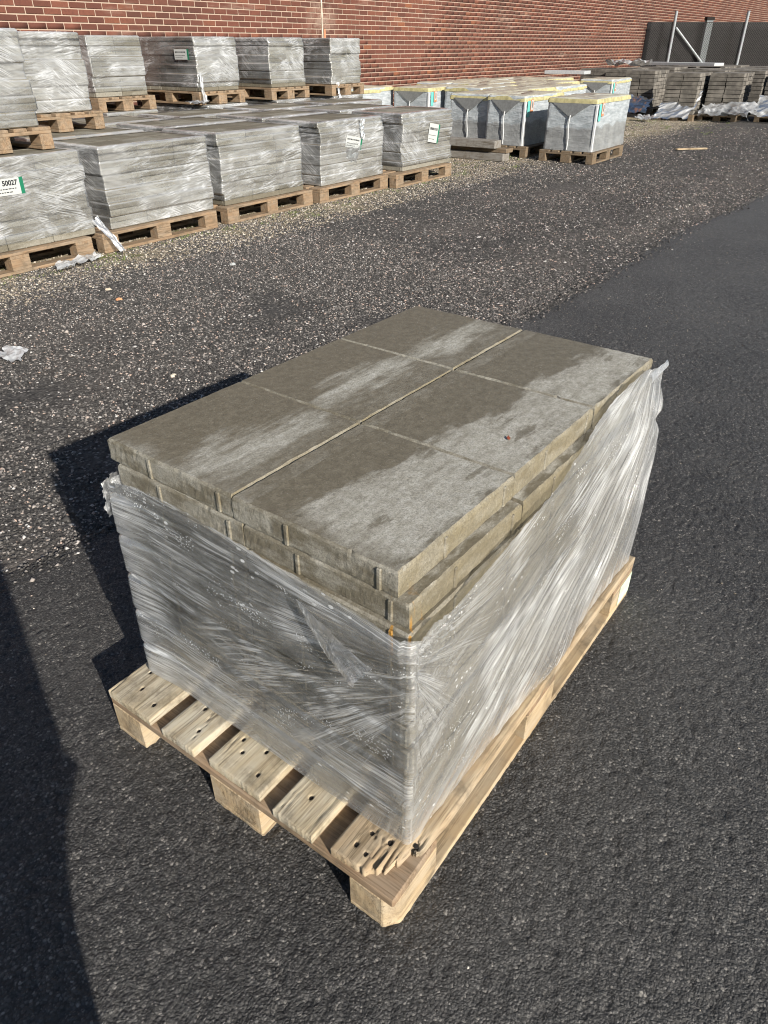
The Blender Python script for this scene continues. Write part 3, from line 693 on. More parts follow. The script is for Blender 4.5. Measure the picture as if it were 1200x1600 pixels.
def bg_film_mesh(var, seed, a, b, h, lip=.055, gap=True):
    Rg = ring_pts(a + .004, b + .004, .010, (.013, .013, .05, .05)); ns = len(Rg)
    per = np.cumsum(np.r_[0, np.hypot(*np.diff(Rg[:, :2], axis=0).T)])[:, None]
    NZ = 118
    zz = np.r_[np.linspace(.008 if not gap else .047, h - .004, NZ), [h + .003] * 4][None, :]
    inn = np.r_[np.zeros(NZ), [.012, .028, .042, lip]][None, :]
    z1 = zz[0]; kk = np.clip((z1 / SH).astype(int), 0, 11); fr = z1 / SH - kk
    O = np.array(JT[var]); nx_ = np.clip(kk + 1, 0, 11); px_ = np.clip(kk - 1, 0, 11)
    wu = .5 * sstep(.82, 1.0, fr); wd = .5 * sstep(.18, 0, fr)
    off = O[kk] * (1 - wu - wd)[:, None] + O[nx_] * wu[:, None] + O[px_] * wd[:, None]
    pf = (z1 / (2 * SH)) % 1.0; pd = np.minimum(pf, 1 - pf) * 2 * SH      # metres from a pair seam
    sd_ = np.minimum(fr, 1 - fr) * SH
    loose = fbm(per * 1.4, zz * 2.5, 2, seed + 60)                      # where the film bridges the joints
    tight = sstep(.62, .42, loose)
    d = -.0055 * np.exp(-(pd[None] / .007) ** 2) * tight - .0018 * np.exp(-(sd_[None] / .005) ** 2) * tight + .007 * sstep(.5, .8, loose)
    s1 = strands(per, zz, .16, 34, seed + 3, 3); s2 = strands(per, zz, -.28, 46, seed + 5, 4); s3 = strands(per, zz, .02, 90, seed + 7, 4)
    d = d + .0016 * s1 + .0012 * s2 + .003 * (fbm(per * 5, zz * 7, 2, seed + 9) - .5)
    arris_hl = np.exp(-((pd[None] - .008) / .005) ** 2)  # film stretched over pair arrises, its highlight painted into the haze
    hz = .10 + .12 * s1 + .10 * s2 + .40 * (fbm(per * 2.6, zz * 6, 3, seed + 11) - .42) + .20 * arris_hl * tight + .05 * sstep(.5, .8, loose)
    hz = hz + np.where(inn > 0, .28, 0)
    if gap: hz = hz * sstep(.03, .10, zz + .03 * (fbm(per * 7, zz * 0, 2, seed + 4) - .5))
    x = Rg[:, 0:1] + Rg[:, 2:3] * d; y = Rg[:, 1:2] + Rg[:, 3:4] * d
    x = np.where(inn > 0, Rg[:, 0:1] * (1 - inn / a), x) + off[None, :, 0]; y = np.where(inn > 0, Rg[:, 1:2] * (1 - inn / b), y) + off[None, :, 1]
    z_ = zz + 0 * x + np.where(inn > 0, .002 * fbm(per * 30, inn * 60, 2, seed), 0)
    return mesh('film', np.stack([x, y, z_], -1).reshape(-1, 3), gridF(ns, zz.shape[1], True), M['filmbg'], True,
                {'haze': np.clip(hz, .02, .8) + 0 * x, '_strand_a': np.stack([zz - .16 * per + 0 * x, per + 0 * x, sstep(.35, .6, fbm(per * 2, zz * 4, 2, seed + 70)) + 0 * x], -1),
                 '_strand_b': np.stack([zz + (.38 + .1 * var) * per + 0 * x, per + 0 * x, sstep(.5, .7, fbm(per * 2 + 5, zz * 4, 2, seed + 71)) + 0 * x], -1)})
FILM = [bg_film_mesh(k, 100 + 13 * k, 1.5 * SL, SL, 12 * SH, lip=.05 + .012 * k, gap=(k % 2 == 0)) for k in range(5)]

def sheet(P00, P10, P01, P11, nu=40, nv=30, amp=.02, seed=1, freq=6, haze=.5, ragged=.12, mat=None, thick_axis=(0, 0, 1)):
    """crumpled, ragged piece of loose film spanned between four corners"""
    u_ = np.linspace(0, 1, nu)[:, None, None]; v_ = np.linspace(0, 1, nv)[None, :, None]
    P = (1 - u_) * (1 - v_) * np.array(P00) + u_ * (1 - v_) * np.array(P10) + (1 - u_) * v_ * np.array(P01) + u_ * v_ * np.array(P11)
    e1 = np.array(P10, float) - P00; e2 = np.array(P01, float) - P00; nn = np.cross(e1, e2); nn /= np.linalg.norm(nn) + 1e-9
    if nn @ np.array(thick_axis) < 0: nn = -nn
    uu, vv = u_[..., 0] + 0 * v_[..., 0], v_[..., 0] + 0 * u_[..., 0]
    r1 = ridge(fbm(uu * freq + vv * 2, vv * freq * .7, 3, seed)); r2 = ridge(fbm(uu * freq * 2.3, vv * freq * 2.6 + uu * 3, 2, seed + 3))
    hgt = amp * (r1 ** 1.5 + .22 * r2 - .2)
    wob = amp * .8 * (np.stack([fbm(uu * 5, vv * 5, 2, seed + q) for q in (21, 22, 23)], -1) - .5)
    P = P + nn * hgt[..., None] + wob
    edge = np.minimum(np.minimum(uu, 1 - uu), np.minimum(vv, 1 - vv)) - ragged * fbm(uu * 7, vv * 7, 3, seed + 31)
    F = gridF(nu, nv); ok = (edge.ravel()[F] > -.01).all(1)
    hz = haze * (.45 + .9 * r1 ** 2 + .4 * r2 - .2)
    return mesh('loose_film', P.reshape(-1, 3), F[ok], mat or M['filmloose'], True, {'haze': np.clip(hz, .08, .92), '_strand_a': np.stack([uu * .3 + vv * .1, vv * .3, 1 + 0 * uu], -1), '_strand_b': np.stack([vv * .25 - uu * .1, uu * .3, .5 + 0 * uu], -1)})

# ------------------------------------------------------------------ the front pallet
def hero_board(l, w_, h, seed, holes, end=None, worn=1.0, mat=None):
    """board along X from x=0; dense near its visible end; holes are (x, y, r)"""
    xs_ = np.r_[np.arange(0, .24, .0028), np.arange(.24, l, .009), [l]]; ys_ = np.arange(0, w_ + 1e-6, w_ / round(w_ / .0028))
    nx_, ny_ = len(xs_), len(ys_)
    Xg = np.repeat(xs_[:, None], ny_, 1); Yg = np.repeat(ys_[None, :], nx_, 0)
    e0 = (end(ys_) if end else .0015 * fbm(ys_ * 200, ys_ * 0, 2, seed)) + .0015 * vn(ys_ * 500, ys_ * 0, seed + 2)
    Xg = np.where(Xg < .24, e0[None, :] + Xg * (1 - e0[None, :] / .24), Xg)
    grain = .6 + .4 * fbm(Xg * 5 + seed, Yg * 190 + .8 * fbm(Xg * 9, Yg * 20, 2, seed), 3, seed)
    crack = np.maximum(0, ridge(fbm(Xg * 3.2, Yg * 62 + 1.3 * fbm(Xg * 6, Yg * 8, 2, seed + 8), 2, seed + 4)) - .965) / .035
    crack = crack * sstep(.35, .6, fbm(Xg * 9, Yg * 30, 2, seed + 19))
    rnd = np.minimum(sstep(0, .0028, Yg), sstep(0, .0028, w_ - Yg)); rnd = np.minimum(rnd, sstep(0, .0028, Xg - e0[None, :]))
    Zg = h - .0012 * (1 - rnd) - .0010 * worn * (1 - grain) - .0035 * worn * crack
    Yo = Yg + .0005 * (fbm(Xg * 20, Yg * 5, 2, seed + 6) - .5) * worn
    for (hx_, hy_, hr) in holes:
        dd = np.hypot((Xg - hx_) * .75, Yg - hy_); Zg = Zg - .012 * sstep(hr, hr * .55, dd)
    if end:
        sg_ = np.floor((Yg + 1e-5) / .0055769); Zg = Zg - .012 * sstep(.05, 0, Xg - e0[None, :]) * h2(sg_, sg_ * 0, 31) * sstep(.10, .04, Yg) - .004 * (h2(np.floor(Yg / .003), np.floor(Xg / .03), 7) > .75) * sstep(.12, .02, Xg) * sstep(.11, .05, Yg)
    top = np.stack([Xg, Yo, Zg], -1).reshape(-1, 3)
    bot = top.copy(); bot[:, 2] = 0.0
    V = np.concatenate([top, bot]); n_ = nx_ * ny_; F = gridF(nx_, ny_)
    idx = np.arange(n_).reshape(nx_, ny_)
    rim = np.concatenate([idx[:-1, 0], idx[-1, :-1], idx[:0:-1, -1], idx[0, :0:-1]]); rn = np.roll(rim, -1)
    S = np.stack([rim, rim + n_, rn + n_, rn], 1); Bf = np.array([[idx[0, 0], idx[0, -1], idx[-1, -1], idx[-1, 0]]]) + n_
    return mesh('hero_board', V, np.concatenate([F, S, Bf]), mat or M['wood'])
hp = thing('pallet', 'pale weathered wooden pallet with a splintered corner under the front slab stack', 'pallet', (0, 0, 0))
def broken(y):
    st = np.floor((y + 1e-5) / .0055769); rl = h2(st, st * 0, 3); r2_ = h2(st, st * 0 + 1, 5)
    base = np.interp(y, [0, .010, .03, .05, .07, .145], [.150, .100, .052, .022, .004, .0])
    return np.maximum(0, base + sstep(.085, .0, y) * (.055 * rl ** 2 - .016) + .010 * sstep(.10, .05, y) * (r2_ > .7))
hb = [(0.0, .145, [(.035, .110, .0045), (.075, .062, .0055), (.070, .100, .004), (.098, .020, .0055), (.030, .085, .004)], broken, 3),
      (.18625, .1, [(.065, .055, .0045), (.115, .035, .004)], None, 11),
      (.3275, .145, [(.035, .035, .0045), (.055, .10, .004), (.085, .06, .0045), (.105, .115, .0045), (.08, .122, .004)], None, 12),
      (.51375, .1, [(.045, .03, .004), (.095, .065, .0045)], None, 14),
      (.655, .145, [(.035, .025, .0045), (.05, .085, .0045), (.095, .11, .0045)], None, 15)]
M['woodbrown'] = mat_wood('stained_softwood', (.47, .36, .225), (.27, .18, .10), (.40, .34, .255), .45)
nail_me = mesh('nail', *tube([(0, 0, 0), (0, 0, .0035)], .0046, 10), mat=M['nail'])  # near-black nail disc low in each hole, its colour standing in for shade
for k, (y0, w_, hl, en, sd_) in enumerate(hb):
    o = ob('deck_board', hero_board(1.2, w_, .022, sd_, hl, en, 1.5 if k == 0 else 1.0, M['woodbrown'] if k == 0 else None), hp, (random.Random(k).uniform(-.004, .004), y0, .122))
    for (hx_, hy_, hr) in hl: ob('nail', nail_me, o, (hx_, hy_, .0155))
    if k == 0: o['label'] = 'deck board with a splintered broken corner'
def chamf_block(l, w_, h, cx=0, cy=0, c=.03):
    """block with one vertical outer corner cut off"""
    if not c: return cbox(l, w_, h, .0025)
    p = [(-l / 2 + c, -w_ / 2), (l / 2, -w_ / 2), (l / 2, w_ / 2), (-l / 2, w_ / 2), (-l / 2, -w_ / 2 + c)]
    V = [(x, y, -h / 2) for x, y in p] + [(x, y, h / 2) for x, y in p]
    F = [[4, 3, 2, 1, 0], [5, 6, 7, 8, 9]] + [[i, (i + 1) % 5, (i + 1) % 5 + 5, i + 5] for i in range(5)]
    bm = bmesh.new(); vs_ = [bm.verts.new(v) for v in V]; [bm.faces.new([vs_[i] for i in f]) for f in F]
    bmesh.ops.bevel(bm, geom=bm.edges[:], offset=.0022, segments=1, affect='EDGES'); bm.verts.index_update()
    out = (np.array([v.co[:] for v in bm.verts]), [[v.index for v in f.verts] for f in bm.faces]); bm.free(); return out
for x in (.0725, .6, 1.1275):
    ob('cross_board', mesh('cross_board', *cbox(.8, .145, .022, .003), mat=M['woodbg']), hp, (x, .4, .111), (0, 0, math.pi / 2))
blk = {}
for x in (.0725, .6, 1.1275):
    for y, wd in ((.05, .1), (.4, .145), (.75, .1)):
        cut = (x < .1 and y < .1)
        me = mesh('block', *(chamf_block(.145, wd, .078, c=.024) if cut else cbox(.145, wd, .078, .0025)), mat=M['wood2'])
        o = ob('block', me, hp, (x, y, .061))
        if x > 1 and y < .1:
            o['label'] = 'block with a pale green painted end'
            ob('paint_patch', mesh('paint_patch', *cbox(.09, .001, .07, 0), mat=plain('pale_green_paint', (.50, .58, .44), .7, var=.2)), o, (.025, -.0512, 0))
for y, wd in ((.05, .1), (.4, .145), (.75, .1)):
    if y < .1:
        V, F = chamf_block(1.2, wd, .022, c=.024)
    else: V, F = cbox(1.2, wd, .022, .0025)
    ob('bottom_board', mesh('bottom_board', V, F, M['wood2']), hp, (.6, y, .011))

# ------------------------------------------------------------------ the front slab stack
HYAW = -.01625
cx, cy = .0975 + .5 * 1.0780, .0287 + .5 * .7221
hs = thing('slab_stack', 'stack of damp grey concrete paving slabs, six on top, half wrapped in torn film', 'slab stack', (cx, cy, D + .001), HYAW)
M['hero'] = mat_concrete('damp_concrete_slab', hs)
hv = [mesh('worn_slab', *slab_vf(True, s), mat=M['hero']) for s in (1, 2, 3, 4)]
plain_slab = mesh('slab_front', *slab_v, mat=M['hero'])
rg = random.Random(21); hid = []
off = {}
for k in range(12):
    t_ = k / 11
    ox, oy = .027 * t_ ** 2, .018 * t_ ** 2
    if k == 10: ox, oy = .0295, .020
    if k == 11: ox, oy = .0306, .044
    if k < 10: ox += rg.gauss(0, .003); oy += rg.gauss(0, .003)
    off[k] = (ox, oy)
    for (i, j) in layer_cells():
        jx, jy = rg.gauss(0, .0010), rg.gauss(0, .0008)
        if k == 10 and j == 0 and i == 2: jy += .014
        l = ((i - 1) * (SL - .0004) + ox + jx, (j - .5) * (SL - .0016) + oy + jy, k * SH)
        if k >= 10 or i == 0 or j == 0:
            me = hv[(i * 2 + j + k) % 4] if k >= 10 else plain_slab
            rz = 0 if k >= 10 else rg.choice((0, 1, 2, 3)) * math.pi / 2
            ob('slab', me, hs, l, (rg.gauss(0, .001) if k == 11 else 0, 0, rz + rg.gauss(0, .002)))
        else: hid.append(tr(slab_v, l))
ob('inner_slabs', mesh('inner_slabs', *join(hid), mat=M['hero']), hs, kind='stuff')

# torn film round the front stack
def hero_film():
    a, b = 1.5 * SL + .002, SL + .002
    Rg = ring_pts(a + .003, b + .003, .008, (.0034, .0034, .02, .02)); ns = len(Rg); NZ = 150
    f = Rg[:, 4]; q = Rg[:, 5]
    yq = np.clip((Rg[:, 1] + b) / (2 * b), 0, 1); xq = np.clip((Rg[:, 0] + a) / (2 * a), 0, 1)
    zt0 = np.interp(yq, [0, .03, .06, .12, .18, .29, .43, .56, .77, .93, 1], [.634, .634, .640, .645, .647, .656, .660, .667, .676, .668, .658])
    zt1 = np.interp(xq, [0, .03, .07, .12, .18, .25, .36, .48, .57, .64, .71, .80, .92, 1], [.636, .645, .638, .642, .648, .656, .662, .676, .694, .711, .728, .738, .732, .710])
    zt = np.select([f == 0, f == .5, f == 1, f == 1.5, f == 2], [zt0, .636 + 0 * q, zt1, .70 + 0 * q, np.interp(q, [0, 1], [.70, .65])], .65)
    s_ = np.cumsum(np.r_[0, np.hypot(*np.diff(Rg[:, :2], axis=0).T)])
    zt = zt + .006 * (fbm(s_ * 18, s_ * 0, 3, 5) - .5) + .004 * (vn(s_ * 90, s_ * 0, 6) - .5)
    zb = .1475 + .004 * vn(s_ * 25, s_ * 0, 8)
    t = np.linspace(0, 1, NZ)[None, :]
    z = zb[:, None] + (zt - zb)[:, None] * t
    yq, xq, ff = yq[:, None] + 0 * z, xq[:, None] + 0 * z, f[:, None] + 0 * z
    front = (ff <= .5) | (ff > 3); side = (ff > .5) & (ff <= 1.5)
    # distance along each face from the near corner (m)
    uf = yq * 2 * b; us = xq * 2 * a
    # --- front: strands run from a gathered knot at the near corner
    kz = .615
    th = np.arctan2(kz - z, uf + .10) + .05 * (fbm(uf * 5, z * 7, 2, 50) - .5); rr = np.hypot(kz - z, uf + .10)
    mF = sstep(.36, .64, fbm(th * 7, rr * 3, 3, 56))
    fanA = ridge(fbm(th * 34, rr * 2.0, 3, 51)) ** 3 * mF; fanB = ridge(fbm(th * 130 + 3, rr * 3.0, 2, 52)) ** 4 * sstep(.3, .6, fbm(th * 11, rr * 5, 2, 57))
    wK = sstep(.75, .25, rr) * sstep(-.35, -.05, th - .75)  * 0 + sstep(.95, .55, np.abs(th - .15)) * sstep(.80, .35, rr)
    pa = strands(uf, z, .03, 40, 81, 3); pb = strands(uf, z, -.16, 60, 82, 3); pc = strands(uf, z, .20, 52, 83, 4); pd_ = strands(uf, z, .05, 190, 84, 4)
    sF = wK * fanA + (1 - .6 * wK) * np.maximum(pa, np.maximum(pb, .8 * pc)); sF2 = wK * fanB + (1 - .5 * wK) * pd_
    # --- long side: loose fan hanging from the far top corner
    Fx, Fz = 2 * a + .06, .77
    th2 = np.arctan2(Fz - z, Fx - us) + .05 * (fbm(us * 4, z * 5, 2, 60) - .5); r2 = np.hypot(Fz - z, Fx - us)
    fs = ridge(fbm(th2 * 17, r2 * 1.6, 3, 61)) ** 2 * sstep(.3, .6, fbm(th2 * 5, r2 * 2, 2, 66)); fs2 = ridge(fbm(th2 * 75, r2 * 2.5, 2, 62)) ** 3 * sstep(.35, .65, fbm(th2 * 9, r2 * 4, 2, 67))
    th3 = np.arctan2(kz - z, us + .04); r3 = np.hypot(kz - z, us + .04); fk3 = ridge(fbm(th3 * 24, r3 * 2, 3, 63)) ** 3
    w3 = sstep(.40, .05, r3)
    sS = (1 - w3) * fs + w3 * fk3; sS2 = fs2
    lay = np.abs(((z - D) / (2 * SH)) % 1 - .5) * 2
    lc = sstep(.78, 1.0, lay)
    dF = .0024 + .0012 * sF + .0003 * sF2 - (.0015 + .003 * sstep(.6, 1, yq)) * lc + (.001 + .009 * sstep(.86, 1, yq)) * (1 - lc) + .003 * (fbm(uf * 6, z * 9, 2, 71) - .5)
    knot = np.exp(-((uf / .10) ** 2 + ((z - kz) / .022) ** 2))
    dF = dF + .006 * knot
    belly = sstep(.15, .6, xq) * sstep(.0, .3, t) * sstep(1.0, .55, t)
    dS = .006 + .006 * sS + .0006 * sS2 + .008 * belly + .016 * np.exp(-((xq - .55) / .12) ** 2) * sstep(.25, 0, t) + .012 * (fbm(us * 4, z * 5, 2, 72) - .5)
    dS = dS * (1 - .45 * sstep(.75, 1, xq)) - .014 * sstep(.93, 1, xq) * np.exp(-((z - .585) / .02) ** 2) + .003 * sstep(.95, 1, xq)
    d = np.where(front, dF, np.where(side, dS, .006 + .004 * fbm(s_[:, None] * 9, z * 30, 2, 80)))
    cw = np.where(ff == .5, q[:, None], 0)
    d = np.where(ff == .5, dF * (1 - cw) + dS * cw, d)
    ztop = zt[:, None] - z
    patch = fbm(uf * 4, z * 7, 3, 91)
    hF = .01 + .12 * sF + .05 * sF2 + .18 * sstep(.48, .8, patch) + .05 * sstep(.055, .01, ztop) + .14 * sstep(.075, .02, z - D) + .08 * sstep(.8, 1, yq) + .10 * knot + .04 * lc
    hS = .15 + .14 * sS + .05 * sS2 + .26 * (fbm(us * 4, z * 6, 3, 92) - .45) + .07 * sstep(.3, .8, xq)
    hz = np.where(side, hS, hF); hz = np.where(ff == .5, hF * (1 - cw) + hS * cw, hz); hz = np.where((ff > 1.5) & (ff <= 3), .25, hz)
    # stack drift follows the slabs beneath
    tt = np.clip((z - D) / .586, 0, 1); ox = .026 * tt ** 2; oy = .018 * tt ** 2
    x = Rg[:, 0:1] + Rg[:, 2:3] * d + ox; y = Rg[:, 1:2] + Rg[:, 3:4] * d + oy
    # the sleeve stands off the slabs where they have drifted inwards
    x = np.where(ff == 0, x - .3 * ox, x); y = np.where((ff == 1) | (ff == 1.5), y - .4 * oy + .030 * sstep(.60, .73, z) * sstep(.15, .7, xq), y)
    oth = ~(front | side)
    A1 = np.where(side, th2 * .5, np.where(oth, z, th * .42)); A2 = np.where(side, r2, np.where(oth, s_[:, None], rr)); A3 = np.where(side, 1 - .8 * w3, np.where(oth, .5, .25 + .75 * wK))
    cP = z - .02 * uf; B1 = np.where(side, th3 * .3, np.where(oth, z, cP + .10 * uf * (fbm(uf * 2, z * 3, 2, 33) - .5))); B2 = np.where(side, r3, np.where(oth, s_[:, None], uf)); B3 = np.where(side, w3, np.where(oth, 0, 1 - .75 * wK))
    return mesh('film', np.stack([x, y, z - D], -1).reshape(-1, 3), gridF(ns, NZ, True), M['film'], True, {'haze': np.clip(hz, .02, .9), '_strand_a': np.stack([A1, A2, A3], -1), '_strand_b': np.stack([B1, B2, B3], -1)})
fo = ob('stretch_film', hero_film(), loc=(cx, cy, D), rot=(0, 0, HYAW))
tag(fo, 'torn clear stretch film hanging loose round the front slab stack', 'plastic film')
# loose ends belonging to that film (local coordinates of the film)
A, Bq = 1.5 * SL, SL
ob('torn_flap', sheet((-A - .012, -Bq + .235, .500), (-A - .020, -Bq + .045, .430), (-A - .014, -Bq + .15, .395), (-A - .030, -Bq + .085, .375), 40, 26, .004, 5, 3, .28, .10, mat=M['film'], thick_axis=(-1, 0, 0)), fo)
ob('torn_end', sheet((-A - .012, Bq + .010, .515), (-A + .06, Bq + .045, .525), (-A - .018, Bq + .012, .415), (-A + .055, Bq + .036, .43), 26, 30, .008, 8, 4, .35, .16, thick_axis=(-1, 0, 0)), fo)
ob('torn_end', sheet((A - .035, -Bq + .030, .572), (A + .050, -Bq + .018, .585), (A - .035, -Bq + .022, .545), (A + .045, -Bq + .012, .570), 30, 12, .003, 9, 3, .35, .03, mat=M['film'], thick_axis=(0, -1, 0)), fo)

# ------------------------------------------------------------------ stored slab stacks
def label_card(parent, loc, rot, text=None, w_=.20, h_=.15, tail=True):
    """paper label with a green edge and printed lines; faces local -Y"""
    P = ob('label', mesh('label_card', *cbox(w_, .002, h_, 0), mat=M['white']), parent, loc, rot)
    ob('green_edge', mesh('green_edge', *cbox(.028, .0022, h_ * 1.02, 0), mat=M['green']), P, (w_ / 2 + .014, 0, 0))
    rl = []
    if text:
        cu = bpy.data.curves.new('print_text', 'FONT'); cu.body = text; cu.size = h_ * .42; cu.align_x = 'CENTER'; cu.extrude = .0003; cu.offset = .0016
        to = bpy.data.objects.new('tmp', cu); COL.objects.link(to)
        dg_ = bpy.context.evaluated_depsgraph_get(); me = bpy.data.meshes.new_from_object(to.evaluated_get(dg_)); bpy.data.objects.remove(to)
        me.materials.clear(); me.materials.append(M['ink']); me.name = 'print'
        ob('print', me, P, (.028, -.0018, .010), (math.pi / 2, 0, 0))
    else:
        r_ = random.Random(int(w_ * 1e5) + int(loc[0] * 1e3)); xx = -w_ * .42
        while xx < w_ * .36:
            l_ = r_.uniform(.008, .02); rl.append(cbox(l_, .0008, h_ * .13, 0, (xx + l_ / 2, -.0014, h_ * .22))); xx += l_ + r_.uniform(.004, .009)
    for k in range(2):
        xx = -w_ * .42
        while xx < w_ * (.3 - .2 * k):
            l_ = .012 + .01 * ((k + int(xx * 1000)) % 3) / 2; rl.append(cbox(l_, .0008, .006, 0, (xx + l_ / 2, -.0014, -h_ * (.12 + .2 * k)))); xx += l_ + .006
    ob('fine_print', mesh('fine_print', *join(rl), mat=M['ink']), P, kind='stuff')
    return P

ORD = ['first', 'second', 'third', 'fourth', 'fifth']
rows = [(2.84, 2.76, 4.86), (4.08, 4.05, 4.86), (5.30, 5.39, 4.88), (6.64, 6.66, 4.86), (8.02, 7.90, 4.80)]
desc = ['with a 50027 label, cut off by the left photo edge', 'with stepped bare silvery sides, second in the front row', 'third in the front row, left of the one with a sagging label',
        'with a sagging label and a film rope, fourth in the front row', 'at the right end of the front row, with a crumpled white label']
films = []
for k, (xr, pr, y0) in enumerate(rows):
    pallet('wooden pallet under the %s front-row slab stack from the left' % ORD[k], (pr - 1.2, y0 - .05 - (.03 if k == 4 else 0), .003), random.Random(k).gauss(0, .006), group='pallets under the front row of stored slabs')
    zz = D + .005
    stack('slab_stack', 'wrapped slab stack ' + desc[k], (xr - 1.5 * SL, y0 + .02 + SL, zz), 0, 50 + k, 1, 'stored slab stacks on the ground', var=k % 5)
    f_ = ob('stretch_film', FILM[k % 5], loc=(xr - 1.5 * SL, y0 + .02 + SL, zz))
    tag(f_, 'silvery stretch film round the %s front-row slab stack from the left' % ORD[k], 'plastic film', 'film on the front row'); films.append(f_)
def onf(k, px, z, **kw):   # a label on the -Y face of a front row film, px is the x position in the yard
    f_ = films[k]; return label_card(f_, (px - f_.location.x, -SL - .016, z - f_.location.z), **kw)
onf(0, 2.225, .560, rot=(.05, .0, 0), text='50027', w_=.20, h_=.105)
onf(3, 6.10, .52, rot=(.08, .18, 0), w_=.25, h_=.11)
onf(4, 7.58, .50, rot=(.06, .16, 0), w_=.20, h_=.20)
c0 = ob('card_fold', sheet((-.105, -.004, -.06), (.115, -.004, -.03), (-.11, -.006, -.17), (.10, -.006, -.19), 14, 12, .006, 3, 3, .85, .02, thick_axis=(0, -1, 0)), films[3].children[0])
ob('film_rope', sheet((.10, -SL - .01, .585), (.20, -SL - .012, .585), (.11, -SL - .02, .38), (.17, -SL - .02, .39), 12, 40, .02, 31, 3, .75, .03, thick_axis=(0, -1, 0)), films[3])
ob('torn_end', sheet((.50, -SL - .012, .10), (.58, -SL - .012, .13), (.60, -SL - .20, -.135), (.66, -SL - .19, -.135), 14, 50, .02, 33, 3, .4, .08, thick_axis=(0, -1, 0)), films[0])

# rows behind: only their tops show
LBL2 = 'slab stack packed behind the front row, only its flat brown top showing'
k = 0
back = []
for y0, x_list in ((5.70, (3.55, 4.86, 6.16, 7.46)), (6.52, (4.45, 5.75, 7.05, 8.35))):
    for xc in x_list: back.append((xc, y0 + SL, 0))
for xc in (5.42, 6.92, 8.22, 9.48): back.append((xc, 7.60 + 1.5 * SL, math.pi / 2))
ROWN = ['second row', 'third row', 'rear row']
for k, (xc, yc, rz) in enumerate(back):
    where = '%s from left in the %s' % (ORD[k % 4], ROWN[k // 4])
    s_ = stack('slab_stack', 'slab stack showing only its flat brown top, ' + where, (xc, yc, D + .005), rz, 80 + k, 0, 'slab stacks behind the front row', var=(k + 2) % 5)
    f_ = ob('stretch_film', FILM[(k + 2) % 5], loc=(xc, yc, D + .005), rot=(0, 0, rz))
    tag(f_, 'film folded over the slab stack ' + where, 'plastic film', 'film on the stacks behind the front row')

# upper tier, standing on the lower stacks
TOP = D + .005 + 12 * SH + .006
up = [(1.97, 5.05, 'leftmost in the upper tier'), (3.13, 6.05, 'second from left in the upper tier'), (5.02, 7.66, 'third from left in the upper tier'),
      (6.53, 7.68, 'with a label in the upper tier'), (7.83, 7.66, 'second from right in the upper tier'), (9.08, 7.60, 'at the right upper tier end')]
for k, (x0, y0, ds_) in enumerate(up):
    # pallet: short side towards the camera
    P = pallet('pallet carrying the slab stack ' + ds_, (x0 + .8, y0, TOP), math.pi / 2, key='bg', group='pallets of the upper tier')
    s_ = stack('slab_stack', 'wrapped slab stack ' + ds_, (x0 + .4 - (.02 if k < 3 else 0), y0 + .05 + 1.5 * SL, TOP + D + .003), math.pi / 2, 130 + k, 2, 'slab stacks of the upper tier', var=(k * 2 + 1) % 5)
    f_ = ob('stretch_film', FILM[(k * 2 + 1) % 5], loc=s_.location, rot=(0, 0, math.pi / 2))
    tag(f_, 'stretch film round the slab stack ' + ds_, 'plastic film', 'film on the upper tier')
    if k == 3:
        label_card(f_, (.07 - .37, SL + .014, .40), (0, 0, math.pi), w_=.24, h_=.11)
        ob('film_rope', sheet((-1.5 * SL - .01, .30, .20), (-1.5 * SL - .01, .36, .22), (-1.5 * SL - .10, .33, -.13), (-1.5 * SL - .12, .43, -.12), 10, 30, .03, 41, 3, .4, .05, thick_axis=(-1, 0, 0)), f_)
        ob('torn_end', sheet((-1.5 * SL - .04, .36, -.135), (-1.5 * SL - .10, .25, -.13), (-1.5 * SL + .02, .62, -.135), (-1.5 * SL - .10, .55, -.13), 26, 26, .04, 43, 4, .35, .1), f_)
    if k == 5: ob('torn_end', sheet((-1.5 * SL - .01, .20, .03), (-1.5 * SL - .01, .28, .03), (-1.5 * SL - .08, .22, -.21), (-1.5 * SL - .08, .30, -.20), 12, 24, .03, 44, 3, .6, .08, thick_axis=(-1, 0, 0)), f_)

# ------------------------------------------------------------------ hooded loads with yellow bands
def mat_hood():
    t = NT('hood_film'); o = t.objc(); x = t.xyz(o)
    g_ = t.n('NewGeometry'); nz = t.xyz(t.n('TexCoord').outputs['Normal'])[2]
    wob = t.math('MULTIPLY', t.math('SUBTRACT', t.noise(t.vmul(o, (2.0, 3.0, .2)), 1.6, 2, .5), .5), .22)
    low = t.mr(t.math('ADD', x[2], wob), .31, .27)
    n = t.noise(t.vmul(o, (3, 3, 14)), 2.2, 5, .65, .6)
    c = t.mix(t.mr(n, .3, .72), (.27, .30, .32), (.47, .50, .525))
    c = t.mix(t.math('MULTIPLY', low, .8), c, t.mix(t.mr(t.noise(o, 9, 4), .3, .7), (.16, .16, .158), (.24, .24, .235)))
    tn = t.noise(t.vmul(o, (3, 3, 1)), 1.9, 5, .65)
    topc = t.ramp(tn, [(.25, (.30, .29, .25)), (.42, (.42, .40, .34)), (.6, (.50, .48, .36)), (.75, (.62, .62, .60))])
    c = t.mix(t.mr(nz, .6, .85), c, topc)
    nb = t.bump(t.math('ADD', n, t.math('MULTIPLY', t.noise(o, 30, 3), .4)), .5, .02)
    t.bsdf(c, .3, nb, spec=.55); return t.m
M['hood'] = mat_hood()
M['hooddart'] = plain('hood_dart', (.16, .165, .165), .4, var=.15)
